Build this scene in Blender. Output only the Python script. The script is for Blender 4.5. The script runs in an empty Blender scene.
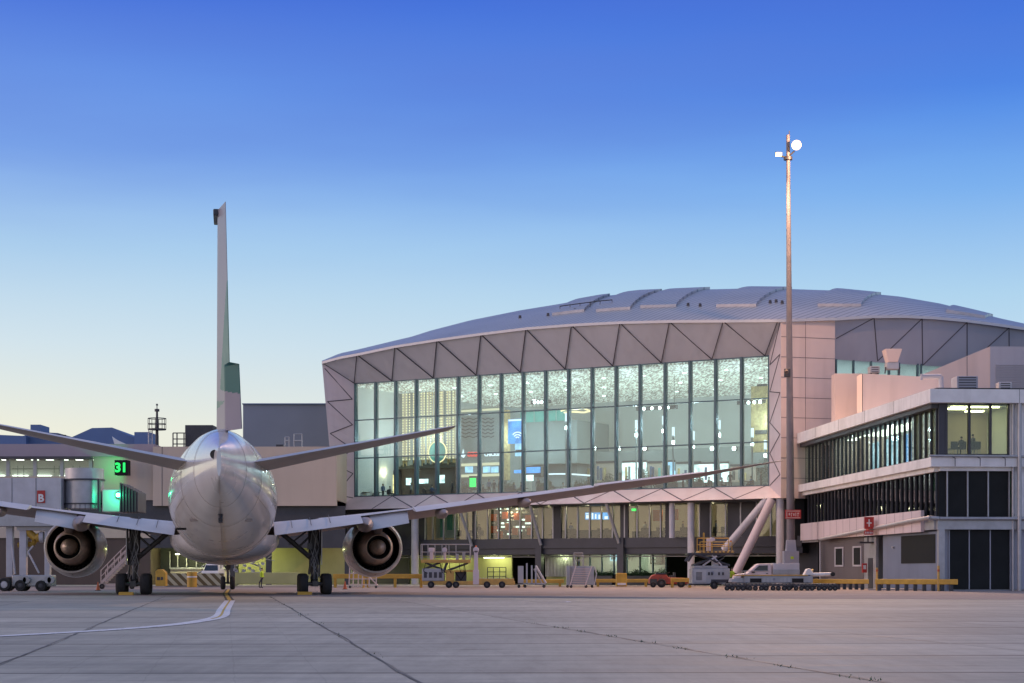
import bpy, math, random
from mathutils import Vector, Matrix
random.seed(7)
R = math.radians
F = 1834.0; HY = 571.0; CH = 1.5
scn = bpy.context.scene
col = scn.collection

# ------------------------------------------------------------------ materials
MATS = {}
def _bsdf(name):
    m = bpy.data.materials.new(name); m.use_nodes = True
    nt = m.node_tree; b = nt.nodes['Principled BSDF']
    return m, nt, b
def mat(name, c, rough=.6, metal=0, var=.12, scale=1.5, spec=.5, coat=0, bump=0, grime=0):
    m, nt, b = _bsdf(name)
    N = nt.nodes.new; L = nt.links.new
    tc = N('ShaderNodeTexCoord')
    n = N('ShaderNodeTexNoise'); n.inputs['Scale'].default_value = scale; n.inputs['Detail'].default_value = 5
    L(tc.outputs['Object'], n.inputs['Vector'])
    r = N('ShaderNodeMapRange'); r.inputs[1].default_value = .3; r.inputs[2].default_value = .7
    r.inputs[3].default_value = 1-var; r.inputs[4].default_value = 1+var
    L(n.outputs['Fac'], r.inputs[0])
    mx = N('ShaderNodeVectorMath'); mx.operation = 'SCALE'; mx.inputs[0].default_value = c[:3]
    L(r.outputs[0], mx.inputs['Scale'])
    out = mx.outputs[0]
    if grime:
        n2 = N('ShaderNodeTexNoise'); n2.inputs['Scale'].default_value = .35; n2.inputs['Detail'].default_value = 8
        mp = N('ShaderNodeMapping'); mp.inputs['Scale'].default_value = (2.5, 2.5, .25)
        L(tc.outputs['Object'], mp.inputs[0]); L(mp.outputs[0], n2.inputs['Vector'])
        r2 = N('ShaderNodeMapRange'); r2.inputs[1].default_value = .48; r2.inputs[2].default_value = .75; r2.inputs[4].default_value = grime
        L(n2.outputs['Fac'], r2.inputs[0])
        mm = N('ShaderNodeMix'); mm.data_type = 'RGBA'; L(r2.outputs[0], mm.inputs[0]); L(out, mm.inputs[6])
        mm.inputs[7].default_value = (c[0]*.45, c[1]*.43, c[2]*.4, 1)
        out = mm.outputs[2]
    L(out, b.inputs['Base Color'])
    rr = N('ShaderNodeMapRange'); rr.inputs[3].default_value = max(0, rough-.08); rr.inputs[4].default_value = min(1, rough+.1)
    L(n.outputs['Fac'], rr.inputs[0]); L(rr.outputs[0], b.inputs['Roughness'])
    b.inputs['Metallic'].default_value = metal
    b.inputs['Specular IOR Level'].default_value = spec
    b.inputs['Coat Weight'].default_value = coat
    if bump:
        bp = N('ShaderNodeBump'); bp.inputs['Strength'].default_value = bump; bp.inputs['Distance'].default_value = .02
        L(n.outputs['Fac'], bp.inputs['Height']); L(bp.outputs[0], b.inputs['Normal'])
    MATS[name] = m; return m
def emi(name, c, s, var=0, scale=3):
    m = bpy.data.materials.new(name); m.use_nodes = True; nt = m.node_tree
    for n in list(nt.nodes): nt.nodes.remove(n)
    N = nt.nodes.new; L = nt.links.new
    e = N('ShaderNodeEmission'); e.inputs[0].default_value = (*c, 1); e.inputs[1].default_value = s
    if var:
        tc = N('ShaderNodeTexCoord'); n = N('ShaderNodeTexNoise'); n.inputs['Scale'].default_value = scale
        L(tc.outputs['Object'], n.inputs['Vector'])
        r = N('ShaderNodeMapRange'); r.inputs[1].default_value = .35; r.inputs[2].default_value = .65; r.inputs[3].default_value = s*(1-var); r.inputs[4].default_value = s*(1+var)
        L(n.outputs['Fac'], r.inputs[0]); L(r.outputs[0], e.inputs[1])
    o = N('ShaderNodeOutputMaterial'); L(e.outputs[0], o.inputs[0])
    MATS[name] = m; return m
def glass(name, tint, refl=1.0, base=.04):
    m = bpy.data.materials.new(name); m.use_nodes = True; nt = m.node_tree
    for n in list(nt.nodes): nt.nodes.remove(n)
    N = nt.nodes.new; L = nt.links.new
    t = N('ShaderNodeBsdfTransparent'); t.inputs[0].default_value = (*tint, 1)
    g = N('ShaderNodeBsdfGlossy'); g.inputs['Roughness'].default_value = .03; g.inputs[0].default_value = (.9, .95, 1, 1)
    f = N('ShaderNodeLayerWeight'); f.inputs[0].default_value = .25
    r = N('ShaderNodeMapRange'); r.inputs[3].default_value = base; r.inputs[4].default_value = .8*refl
    L(f.outputs['Fresnel'], r.inputs[0])
    mx = N('ShaderNodeMixShader'); L(r.outputs[0], mx.inputs[0]); L(t.outputs[0], mx.inputs[1]); L(g.outputs[0], mx.inputs[2])
    o = N('ShaderNodeOutputMaterial'); L(mx.outputs[0], o.inputs[0])
    MATS[name] = m; return m

W = dict(
 paint=mat('aircraft white paint', (.62,.61,.60), .20, 0, .06, .6, coat=.5, grime=.10),
 finp=mat("white fin paint in shade tone", (.24,.23,.28), .4, 0, .05, .6, coat=.1),  # white fin darkened to lavender for the glow it misses
 belly=mat('aircraft grey paint', (.54,.53,.52), .28, 0, .08, .3, coat=.3, grime=.22),
 wing_low=mat('bounce warmed wing grey', (.34,.28,.25), .42, 0, .12, .7, grime=.3),  # underside made warmer to paint in light bounced off the ground
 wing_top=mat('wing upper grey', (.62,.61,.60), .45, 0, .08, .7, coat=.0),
 green=mat('livery green', (.02,.13,.12), .35, 0, .08, 1),
 alu=mat('bare aluminium', (.66,.62,.58), .4, .4, .08, 1.2),
 titan=mat('hot exhaust metal', (.62,.50,.40), .42, .4, .2, 2.5),
 titan_dark=mat('dark exhaust metal', (.045,.04,.038), .5, .5, .2, 2),
 black=mat('black void', (.008,.008,.009), .8, 0, .1, 2),
 rubber=mat('tyre rubber', (.022,.022,.024), .85, 0, .2, 5, bump=.2),
 gear=mat('landing gear grey', (.085,.08,.078), .5, .3, .25, 3),
 gear_white=mat('gear hub pale', (.35,.34,.33), .5, .2, .2, 3),
 panel=mat('shade toned aluminium panel', (.53,.53,.57), .5, 0, .07, .12, grime=.15),  # white panel facing down, its shade put into the tone
 panel_low=mat('warm lit pale panel', (.62,.53,.54), .55, 0, .06, .12, grime=.18),  # white panel with the warm light put into a pink tone
 wallp=mat('warm lit pale cladding', (.62,.50,.46), .6, 0, .06, .15, grime=.22),  # pink of the warm floodlight put into the pale wall colour
 ribw=mat('ribbed grey cladding', (.15,.135,.14), .6, 0, .08, .4, grime=.2), paintb=mat('sky tinted painted blockwork', (.20,.24,.31), .7, 0, .08, .4, grime=.2),  # blockwork: blue of the sky light put into its colour
 wallb=mat('unlit blue grey cladding', (.34,.35,.41), .55, .1, .06, .2, grime=.12),  # cladding turned from the warm light, shade put into its colour
 joint=mat('dark joint', (.07,.065,.08), .7, 0, .1, 2),
 mull=mat('dark teal mullion', (.075,.125,.145), .4, .3, .15, 1),
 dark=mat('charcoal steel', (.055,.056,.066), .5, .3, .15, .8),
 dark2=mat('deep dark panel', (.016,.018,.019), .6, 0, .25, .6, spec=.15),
 steelw=mat('white painted steel', (.50,.49,.52), .45, 0, .1, 1.2, grime=.2),
 steelp=mat('galvanised steel', (.40,.40,.42), .45, .5, .12, 1.5, grime=.2),
 yellow=mat('safety yellow paint', (.50,.30,.04), .5, 0, .15, 2, grime=.35),
 yellow2=mat('loader yellow paint', (.55,.33,.08), .5, 0, .15, 2, grime=.35),
 red=mat('red paint', (.42,.03,.025), .5, 0, .15, 2, grime=.2),
 rust=mat('red tractor paint', (.35,.06,.035), .5, 0, .2, 2, grime=.3),
 white=mat('white paint', (.74,.73,.72), .5, 0, .08, 1, grime=.35),
 grey=mat('vehicle grey paint', (.34,.35,.37), .4, .1, .1, 1.5, grime=.3),
 concrete=mat('cast concrete', (.32,.31,.30), .85, 0, .15, 1, bump=.3, grime=.25),
 beige=mat('beige wall', (.50,.42,.35), .7, 0, .06, .2, grime=.12),
 mauve=mat('mauve roof fascia', (.33,.28,.33), .6, 0, .06, .2, grime=.12),
 brown=mat('dark brown cladding', (.09,.065,.055), .7, 0, .12, .5, grime=.2),
 olive=mat('olive wall paint', (.42,.42,.18), .7, 0, .12, .5, grime=.25),
 hangar=mat('hangar blue cladding', (.10,.16,.32), .6, 0, .06, .2),
 boxblue=mat('slate blue cladding', (.24,.26,.32), .6, 0, .06, .2),
 interior=mat('interior plaster', (.66,.69,.68), .7, 0, .05, .3),
 floorin=mat('interior floor', (.30,.28,.25), .3, 0, .1, .5),
 greyin=mat('interior grey panel', (.24,.28,.28), .5, 0, .08, .5),
 darkin=mat('interior dark panel', (.055,.06,.06), .5, 0, .1, .5),
 gold=mat('brass chain screen', (.60,.46,.22), .4, .5, .3, 3),
 orange=mat('orange panel', (.50,.10,.03), .5, 0, .15, 1),
 skin=mat('skin', (.40,.24,.17), .6, 0, .05, 5),
 hair=mat('dark hair', (.03,.02,.015), .7, 0, .2, 9),
 trouser=mat('dark trousers', (.03,.032,.045), .8, 0, .15, 6),
 shirt_a=mat('dark jacket', (.05,.05,.06), .8, 0, .15, 6),
 shirt_b=mat('blue shirt', (.08,.13,.24), .8, 0, .15, 6),
 shirt_c=mat('pale shirt', (.45,.43,.4), .8, 0, .15, 6),
 hivis=mat('hi vis yellow green', (.45,.65,.04), .7, 0, .1, 6),
 leafm=mat('plant leaves', (.03,.075,.025), .6, 0, .4, 4),
 turq=mat('turquoise balustrade', (.15,.45,.40), .2, 0, .05, 1),
 mastm=mat('weathered mast steel', (.17,.15,.16), .55, .2, .12, 1, grime=.2),
 glassd=glass('dark tinted glass', (.10,.11,.11), .8, .05),
 glass=glass('clear facade glass', (.74,.86,.88), .55, .035),
 glassw=glass('office glass', (.80,.86,.80), .5, .03),
 glassc=mat('vehicle glass', (.02,.03,.04), .08, 0, .1, 1),
)
W['e_white']=emi('cool lamp', (1,.97,.9), 14)
W['e_warm']=emi('warm lamp', (1,.62,.25), 9)
W['e_tube']=emi('fluorescent tube', (.95,1,.62), 9)
W['e_green']=emi('green led', (.03,1,.16), 1.5)
W['e_greenhot']=emi('green docking lamp', (.10,1,.55), 40)
W['e_blue']=emi('blue screen', (.12,.42,1), 1.3, .25, 1)
W['e_bluew']=emi('pale blue screen', (.45,.75,1), 1.3, .25, 1)
W['e_signw']=emi('white sign lamp', (.9,.95,1), 1.5)
W['e_signr']=emi('red sign lamp', (1,.08,.06), 1.2)
W['e_mast']=emi('sodium floodlight', (1,.55,.16), 7)
W['e_room']=emi('warm room luminaire', (1,.93,.5), 10)
W['e_neon']=emi('soft shop cornice light', (1,.85,.55), 1.0)
W['e_ceil']=emi('hall ceiling luminaire', (.96,1,.93), 6)
W['e_yel']=emi('warm shop light', (1,.72,.3), 2.2, .3, 2)
W['e_gold']=emi('string lights', (1,.72,.38), 2.0)
W['e_panel']=emi('lit shop counter', (.85,1,.93), 2.0, .4, 1.5)

# ------------------------------------------------------------------ tagging
def tag(o, label=None, cat=None, group=None, kind=None):
    if label: o['label'] = label
    if cat: o['category'] = cat
    if group: o['group'] = group
    if kind: o['kind'] = kind
    return o
def thing(name, label, cat, loc=(0,0,0), group=None):
    o = bpy.data.objects.new(name, None); col.objects.link(o)
    o.location = loc; o.empty_display_size = .3
    return tag(o, label, cat, group)
def origin(p):
    v = Vector((0,0,0))
    while p is not None:
        v = v + p.location; p = p.parent
    return v
def copytree(o, parent=None):
    c = o.copy(); col.objects.link(c)
    if parent is not None: c.parent = parent
    for ch in list(o.children): copytree(ch, c)
    return c
def sx(px, D): return (px-512)*D/F
def sz(py, D): return CH+(HY-py)*D/F
def P(px, py, D): return Vector((sx(px,D), D, sz(py,D)))

class MB:
    def __init__(s): s.v=[]; s.f=[]; s.m=[]; s.uv={}
    def add(s, vs, fs, mi=0):
        b=len(s.v); s.v += [Vector(v) for v in vs]
        for f in fs: s.f.append([b+i for i in f]); s.m.append(mi)
        return s
    def hexa(s, p, mi=0):   # 8 points: bottom 4 (ccw), top 4
        return s.add(p, [(3,2,1,0),(4,5,6,7),(0,1,5,4),(1,2,6,5),(2,3,7,6),(3,0,4,7)], mi)
    def box(s, x0,x1,y0,y1,z0,z1, mi=0):
        return s.hexa([(x0,y0,z0),(x1,y0,z0),(x1,y1,z0),(x0,y1,z0),(x0,y0,z1),(x1,y0,z1),(x1,y1,z1),(x0,y1,z1)], mi)
    def fbox(s, fr, a0,a1,b0,b1,z0,z1, mi=0):
        q=[fr.pt(a0,b0,z0),fr.pt(a1,b0,z0),fr.pt(a1,b1,z0),fr.pt(a0,b1,z0),fr.pt(a0,b0,z1),fr.pt(a1,b0,z1),fr.pt(a1,b1,z1),fr.pt(a0,b1,z1)]
        return s.hexa(q, mi)
    def tube(s, p0, p1, r0, r1=None, n=10, mi=0, cap=True):
        r1 = r0 if r1 is None else r1
        p0=Vector(p0); p1=Vector(p1); d=(p1-p0).normalized()
        u=d.orthogonal().normalized(); w=d.cross(u)
        vs=[]; 
        for p,r in ((p0,r0),(p1,r1)):
            for i in range(n):
                a=2*math.pi*i/n; vs.append(p+u*r*math.cos(a)+w*r*math.sin(a))
        fs=[(i,(i+1)%n,n+(i+1)%n,n+i) for i in range(n)]
        if cap: fs += [tuple(range(n))[::-1], tuple(range(n,2*n))]
        return s.add(vs,fs,mi)
    def path(s, pts, r, n=8, mi=0):
        for a,b in zip(pts[:-1],pts[1:]): s.tube(a,b,r,r,n,mi)
        return s
    def lathe(s, prof, o, ax, n=24, mi=0, u=None):   # prof [(dist along axis, radius)]
        o=Vector(o); ax=Vector(ax).normalized(); u=Vector(u) if u else ax.orthogonal().normalized(); w=ax.cross(u)
        vs=[]
        for t,r in prof:
            for i in range(n):
                a=2*math.pi*i/n; vs.append(o+ax*t+u*r*math.cos(a)+w*r*math.sin(a))
        fs=[]
        for k in range(len(prof)-1):
            for i in range(n):
                j=(i+1)%n; fs.append((k*n+i,k*n+j,(k+1)*n+j,(k+1)*n+i))
        return s.add(vs,fs,mi)
    def prism(s, poly, d, mi=0):   # poly 3d points, extruded by vector d
        n=len(poly); d=Vector(d); poly=[Vector(p) for p in poly]
        vs=poly+[p+d for p in poly]
        fs=[tuple(range(n))[::-1], tuple(range(n,2*n))]+[(i,(i+1)%n,n+(i+1)%n,n+i) for i in range(n)]
        return s.add(vs,fs,mi)
    def strip(s, a, b, w, nrm, th=.02, mi=0):   # a raised joint line from a to b on a surface of normal nrm
        a=Vector(a); b=Vector(b); nrm=Vector(nrm).normalized(); d=(b-a).normalized(); t=d.cross(nrm).normalized()*w/2
        lo=nrm*-.01; hi=nrm*th
        return s.hexa([a-t+lo,b-t+lo,b+t+lo,a+t+lo,a-t+hi,b-t+hi,b+t+hi,a+t+hi], mi)
    def grid(s, rows, mi=0, close=False):
        n=len(rows[0]); vs=[p for r in rows for p in r]; fs=[]
        for k in range(len(rows)-1):
            for i in range(n if close else n-1):
                j=(i+1)%n; fs.append((k*n+i,k*n+j,(k+1)*n+j,(k+1)*n+i))
        return s.add(vs,fs,mi)
    def build(s, name, mats, parent=None, smooth=False, recalc=True, bevel=0):
        if not isinstance(mats,(list,tuple)): mats=[mats]
        off = origin(parent) if parent is not None else Vector((0,0,0))
        me=bpy.data.meshes.new(name); me.from_pydata([tuple(v-off) for v in s.v],[],s.f)
        for m in mats: me.materials.append(m if not isinstance(m,str) else W[m])
        for p,mi in zip(me.polygons,s.m): p.material_index=mi
        if recalc:
            import bmesh
            bm=bmesh.new(); bm.from_mesh(me); bmesh.ops.recalc_face_normals(bm, faces=bm.faces); bm.to_mesh(me); bm.free()
        if smooth:
            for p in me.polygons: p.use_smooth=True
            if smooth is not True: me.set_sharp_from_angle(angle=R(smooth))
        me.update()
        o=bpy.data.objects.new(name,me); col.objects.link(o)
        if parent is not None: o.parent=parent
        if bevel:
            bv=o.modifiers.new('bevel','BEVEL'); bv.width=bevel; bv.segments=2; bv.limit_method='ANGLE'
        return o
class Frame:
    def __init__(s, o, ex, ey): s.o=Vector(o); s.ex=Vector(ex).normalized(); s.ey=Vector(ey).normalized()
    def pt(s,a,b,z):
        q=s.o+s.ex*a+s.ey*b; return Vector((q.x,q.y,z))
    def at(s,px,b):    # where the line b=const crosses the bearing of px: returns a, D
        k=(px-512)/F; q=s.o+s.ey*b   # q.x+a ex.x = k(q.y+a ex.y)
        a=(k*q.y-q.x)/(s.ex.x-k*s.ex.y); return a, q.y+a*s.ex.y
    def img(s,px,py,b):
        a,D=s.at(px,b); return a, sz(py,D)
    def p(s,px,py,b):
        a,z=s.img(px,py,b); return s.pt(a,b,z)
def text(body, size, loc, xdir, name, m, parent=None, depth=.02, align='CENTER', bold=0):
    cu=bpy.data.curves.new('t','FONT'); cu.body=body; cu.size=size; cu.extrude=depth; cu.align_x=align; cu.align_y='CENTER'; cu.offset=bold; cu.resolution_u=3
    t=bpy.data.objects.new('t',cu); col.objects.link(t)
    dg=bpy.context.evaluated_depsgraph_get(); dg.update()
    me=bpy.data.meshes.new_from_object(t.evaluated_get(dg)); bpy.data.objects.remove(t)
    x=Vector(xdir).normalized(); z=Vector((0,0,1)); y=x.cross(z)*-1   # text up = z
    M=Matrix((( x.x, z.x, x.cross(z).x),(x.y,z.y,x.cross(z).y),(x.z,z.z,x.cross(z).z)))
    off=origin(parent) if parent is not None else Vector((0,0,0))
    for v in me.vertices: v.co = M@v.co + Vector(loc) - off
    me.materials.clear(); me.materials.append(W[m])
    o=bpy.data.objects.new(name,me); col.objects.link(o)
    if parent is not None: o.parent=parent
    return o

# ------------------------------------------------------------------ camera
cam=bpy.data.cameras.new('camera'); co=bpy.data.objects.new('camera',cam); col.objects.link(co)
co.location=(0,0,CH); co.rotation_euler=(R(90),0,0); cam.sensor_width=36; cam.lens=F/1024*36
cam.shift_y=(HY-341.5)/1024; cam.clip_end=6000; cam.clip_start=.3; scn.camera=co
# ------------------------------------------------------------------ sky
w=bpy.data.worlds.new('World'); scn.world=w; w.use_nodes=True; nt=w.node_tree
for n in list(nt.nodes): nt.nodes.remove(n)
N=nt.nodes.new; L=nt.links.new
def s2l(c): return tuple((x/255/12.92 if x<=10 else ((x/255+.055)/1.055)**2.4) for x in c)
tc=N('ShaderNodeTexCoord'); sep=N('ShaderNodeSeparateXYZ'); L(tc.outputs['Generated'],sep.inputs[0])
def ramp(stops, src):
    r=N('ShaderNodeValToRGB'); e=r.color_ramp.elements
    r.color_ramp.interpolation='EASE' if False else 'LINEAR'
    for i,(p,c) in enumerate(stops):
        if i<2: el=e[i]; el.position=p
        else: el=e.new(p)
        el.color=(*s2l(c),1)
    L(src,r.inputs[0]); return r
rc=ramp([(0,(196,206,222)),(.198,(120,172,232)),(.07,(208,222,230)),(.145,(170,206,232)),(.25,(70,132,226)),(.30,(50,104,212)),(.38,(64,108,196)),(.55,(140,158,190)),(1,(140,158,190))], sep.outputs['Z'])  # top stops of both ramps, above the view, raised to add fill
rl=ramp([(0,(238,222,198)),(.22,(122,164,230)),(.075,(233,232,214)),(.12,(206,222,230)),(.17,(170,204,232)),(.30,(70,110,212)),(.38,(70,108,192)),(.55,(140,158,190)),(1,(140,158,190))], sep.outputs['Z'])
# azimuth weight: towards the afterglow (left)
rx=N('ShaderNodeMapRange'); rx.inputs[1].default_value=.24; rx.inputs[2].default_value=-.30; L(sep.outputs['X'],rx.inputs[0])
mx=N('ShaderNodeMix'); mx.data_type='RGBA'; L(rx.outputs[0],mx.inputs[0]); L(rc.outputs[0],mx.inputs[6]); L(rl.outputs[0],mx.inputs[7])
# the afterglow itself: low in the sky, to the left and behind
dt=N('ShaderNodeVectorMath'); dt.operation='DOT_PRODUCT'; L(tc.outputs['Generated'],dt.inputs[0]); dt.inputs[1].default_value=Vector((-.975,-.05,.10)).normalized()
ra=N('ShaderNodeMapRange'); ra.inputs[1].default_value=.62; ra.inputs[2].default_value=1; ra.inputs[3].default_value=0; ra.inputs[4].default_value=1; ra.interpolation_type='SMOOTHSTEP'; L(dt.outputs['Value'],ra.inputs[0])
ag=N('ShaderNodeMix'); ag.data_type='RGBA'; ag.blend_type='ADD'; L(ra.outputs[0],ag.inputs[0]); L(mx.outputs[2],ag.inputs[6]); ag.inputs[7].default_value=(1.3,.85,.68,1)
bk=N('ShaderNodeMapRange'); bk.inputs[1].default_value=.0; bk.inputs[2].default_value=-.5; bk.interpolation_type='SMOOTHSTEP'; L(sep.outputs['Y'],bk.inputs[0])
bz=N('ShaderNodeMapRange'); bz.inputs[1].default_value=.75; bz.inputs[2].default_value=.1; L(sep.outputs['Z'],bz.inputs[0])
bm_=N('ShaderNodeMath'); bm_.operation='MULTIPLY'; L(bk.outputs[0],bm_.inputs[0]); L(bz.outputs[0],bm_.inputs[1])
back_fill=N('ShaderNodeMix'); back_fill.data_type='RGBA'; back_fill.blend_type='ADD'; L(bm_.outputs[0],back_fill.inputs[0]); L(ag.outputs[2],back_fill.inputs[6]); back_fill.inputs[7].default_value=(.33,.27,.225,1)  # low sky behind the camera brightened, fill added beyond the afterglow
# wisps of thin cloud
mp=N('ShaderNodeMapping'); mp.inputs['Scale'].default_value=(.7,.7,4); mp.inputs['Rotation'].default_value=(0,R(-38),0); L(tc.outputs['Generated'],mp.inputs[0])
nz=N('ShaderNodeTexNoise'); nz.inputs['Scale'].default_value=2.6; nz.inputs['Detail'].default_value=5; nz.inputs['Roughness'].default_value=.5; L(mp.outputs[0],nz.inputs['Vector'])
rn=N('ShaderNodeMapRange'); rn.inputs[1].default_value=.42; rn.inputs[2].default_value=.66; rn.inputs[4].default_value=.42; L(nz.outputs['Fac'],rn.inputs[0])
cl=N('ShaderNodeMix'); cl.data_type='RGBA'; hz2=N('ShaderNodeMapRange'); hz2.inputs[1].default_value=.13; hz2.inputs[2].default_value=.24; hz2.interpolation_type='SMOOTHSTEP'; L(sep.outputs['Z'],hz2.inputs[0]); wm=N('ShaderNodeMath'); wm.operation='MULTIPLY'; L(rn.outputs[0],wm.inputs[0]); L(hz2.outputs[0],wm.inputs[1]); L(wm.outputs[0],cl.inputs[0]); L(back_fill.outputs[2],cl.inputs[6]); cl.inputs[7].default_value=(*s2l((88,118,206)),1)
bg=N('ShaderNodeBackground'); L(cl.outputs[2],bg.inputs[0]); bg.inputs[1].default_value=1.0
# a little of the physical dusk sky on top
sk=N('ShaderNodeTexSky'); sk.sky_type='NISHITA'; sk.sun_disc=False; sk.sun_elevation=R(1.5); sk.sun_rotation=R(234)
b2=N('ShaderNodeBackground'); L(sk.outputs[0],b2.inputs[0]); b2.inputs[1].default_value=.006
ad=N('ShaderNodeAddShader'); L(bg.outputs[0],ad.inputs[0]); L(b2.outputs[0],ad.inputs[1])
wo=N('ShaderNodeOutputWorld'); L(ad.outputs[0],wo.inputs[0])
scn.view_settings.view_transform='Standard'; scn.view_settings.look='None'; scn.view_settings.exposure=.08; scn.view_settings.gamma=1
try:
    scn.cycles.max_bounces=8; scn.cycles.transparent_max_bounces=16; scn.cycles.sample_clamp_indirect=6; scn.cycles.use_denoising=True
    scn.cycles.caustics_reflective=False; scn.cycles.caustics_refractive=False
except Exception: pass
# the afterglow as one broad warm lamp
sl=bpy.data.lights.new('afterglow_sun','SUN'); sl.energy=.5; sl.angle=R(20); sl.color=(1,.75,.64)
so=bpy.data.objects.new('afterglow_sun',sl); col.objects.link(so)
so.rotation_euler=Vector((.975,.04,-.21)).to_track_quat('-Z','Y').to_euler()

# ------------------------------------------------------------------ ground
def apron_mat():
    m,nt,b=_bsdf('apron concrete'); N=nt.nodes.new; L=nt.links.new
    tc=N('ShaderNodeTexCoord'); sp=N('ShaderNodeSeparateXYZ'); L(tc.outputs['Object'],sp.inputs[0])
    def M(op,a,b_=None,c=None):
        n=N('ShaderNodeMath'); n.operation=op
        for i,x in enumerate((a,b_,c)):
            if x is None: continue
            if isinstance(x,(int,float)): n.inputs[i].default_value=x
            else: L(x,n.inputs[i])
        return n.outputs[0]
    wob=N('ShaderNodeTexNoise'); wob.inputs['Scale'].default_value=.8; wob.inputs['Detail'].default_value=6; L(tc.outputs['Object'],wob.inputs['Vector'])
    wv=M('MULTIPLY',M('SUBTRACT',wob.outputs['Fac'],.5),.10)
    U=M('ADD',M('ADD',M('ADD',sp.outputs['X'],M('MULTIPLY',sp.outputs['Y'],.156)),wv),3.6)     # along the stand
    V=M('ADD',sp.outputs['Y'],M('MULTIPLY',sp.outputs['X'],-.02))
    def joint(x, per, wd):
        f=M('FRACT',M('DIVIDE',x,per)); d=M('MULTIPLY',M('MINIMUM',f,M('SUBTRACT',1,f)),per)
        return M('SUBTRACT',1,M('SMOOTHSTEP' if False else 'MINIMUM',M('DIVIDE',d,wd),1))
    jU=joint(U,6.2,.05); jV=joint(V,5.4,.16); jU2=joint(U,1.24,.02)
    # slab tone
    cu=M('FLOOR',M('DIVIDE',U,6.2)); cv=M('FLOOR',M('DIVIDE',V,5.4))
    cb=N('ShaderNodeCombineXYZ'); L(cu,cb.inputs[0]); L(cv,cb.inputs[1])
    wn=N('ShaderNodeTexWhiteNoise'); wn.noise_dimensions='2D'; L(cb.outputs[0],wn.inputs['Vector'])
    n1=N('ShaderNodeTexNoise'); n1.inputs['Scale'].default_value=.12; n1.inputs['Detail'].default_value=8; n1.inputs['Roughness'].default_value=.62; L(tc.outputs['Object'],n1.inputs['Vector'])
    mp=N('ShaderNodeMapping'); mp.inputs['Scale'].default_value=(.35,2.2,1); mp.inputs['Rotation'].default_value=(0,0,.1); L(tc.outputs['Object'],mp.inputs[0])
    n2=N('ShaderNodeTexNoise'); n2.inputs['Scale'].default_value=.6; n2.inputs['Detail'].default_value=9; n2.inputs['Roughness'].default_value=.65; L(mp.outputs[0],n2.inputs['Vector'])
    mp3=N('ShaderNodeMapping'); mp3.inputs['Scale'].default_value=(2.2,.25,1); mp3.inputs['Rotation'].default_value=(0,0,.148); L(tc.outputs['Object'],mp3.inputs[0])
    n3=N('ShaderNodeTexNoise'); n3.inputs['Scale'].default_value=1.1; n3.inputs['Detail'].default_value=9; n3.inputs['Roughness'].default_value=.7; L(mp3.outputs[0],n3.inputs['Vector'])
    n4=N('ShaderNodeTexNoise'); n4.inputs['Scale'].default_value=14; n4.inputs['Detail'].default_value=4; L(tc.outputs['Object'],n4.inputs['Vector'])
    t=M('ADD',M('MULTIPLY',M('SUBTRACT',n1.outputs['Fac'],.5),.8),1)
    t=M('MULTIPLY',t,M('ADD',M('MULTIPLY',M('SUBTRACT',n2.outputs['Fac'],.5),1.1),1))
    t=M('MULTIPLY',t,M('ADD',M('MULTIPLY',M('SUBTRACT',n3.outputs['Fac'],.5),.7),1))
    t=M('MULTIPLY',t,M('ADD',M('MULTIPLY',M('SUBTRACT',n4.outputs['Fac'],.5),.25),1))
    t=M('MULTIPLY',t,M('ADD',M('MULTIPLY',M('SUBTRACT',wn.outputs['Value'],.5),.2),1))
    dk=M('SUBTRACT',1,M('MULTIPLY',M('MAXIMUM',M('MULTIPLY',jU,.6),M('MAXIMUM',M('MULTIPLY',jV,.85),M('MULTIPLY',jU2,.12))),1))
    t=M('MULTIPLY',t,dk)
    # oil and tyre marks
    vo=N('ShaderNodeTexVoronoi'); vo.inputs['Scale'].default_value=.22; L(tc.outputs['Object'],vo.inputs['Vector'])
    n5=N('ShaderNodeTexNoise'); n5.inputs['Scale'].default_value=.9; n5.inputs['Detail'].default_value=6; L(tc.outputs['Object'],n5.inputs['Vector'])
    r5=N('ShaderNodeMapRange'); r5.inputs[1].default_value=.6; r5.inputs[2].default_value=.78; r5.inputs[3].default_value=1; r5.inputs[4].default_value=.72; L(n5.outputs['Fac'],r5.inputs[0])
    t=M('MULTIPLY',t,r5.outputs[0])
    sc=N('ShaderNodeVectorMath'); sc.operation='SCALE'; sc.inputs[0].default_value=(.385,.365,.30); L(t,sc.inputs['Scale'])
    L(sc.outputs[0],b.inputs['Base Color'])
    rr=N('ShaderNodeMapRange'); rr.inputs[3].default_value=.55; rr.inputs[4].default_value=.9; L(n2.outputs['Fac'],rr.inputs[0]); L(rr.outputs[0],b.inputs['Roughness'])
    b.inputs['Specular IOR Level'].default_value=.35
    h=M('SUBTRACT',M('MULTIPLY',n4.outputs['Fac'],.25),M('MAXIMUM',jU,jV))
    bp=N('ShaderNodeBump'); bp.inputs['Strength'].default_value=.35; bp.inputs['Distance'].default_value=.02; L(h,bp.inputs['Height']); L(bp.outputs[0],b.inputs['Normal'])
    return m
APR=apron_mat()
g=MB(); xs=[-3000,-400,-60,60,400,3000]; ys=[-600,-40,300,900,4000]
g.grid([[(x,y,0) for x in xs] for y in ys])
tag(g.build('ground',[APR]),kind='structure')
asph=mat('asphalt roadway',(.17,.14,.135),.85,0,.2,.6,bump=.4)
asph2=mat('worn asphalt strip',(.27,.225,.205),.85,0,.2,.5,bump=.3)
r=MB()   # the service road that runs past the terminal: a sheet 4 mm above the concrete
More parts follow.
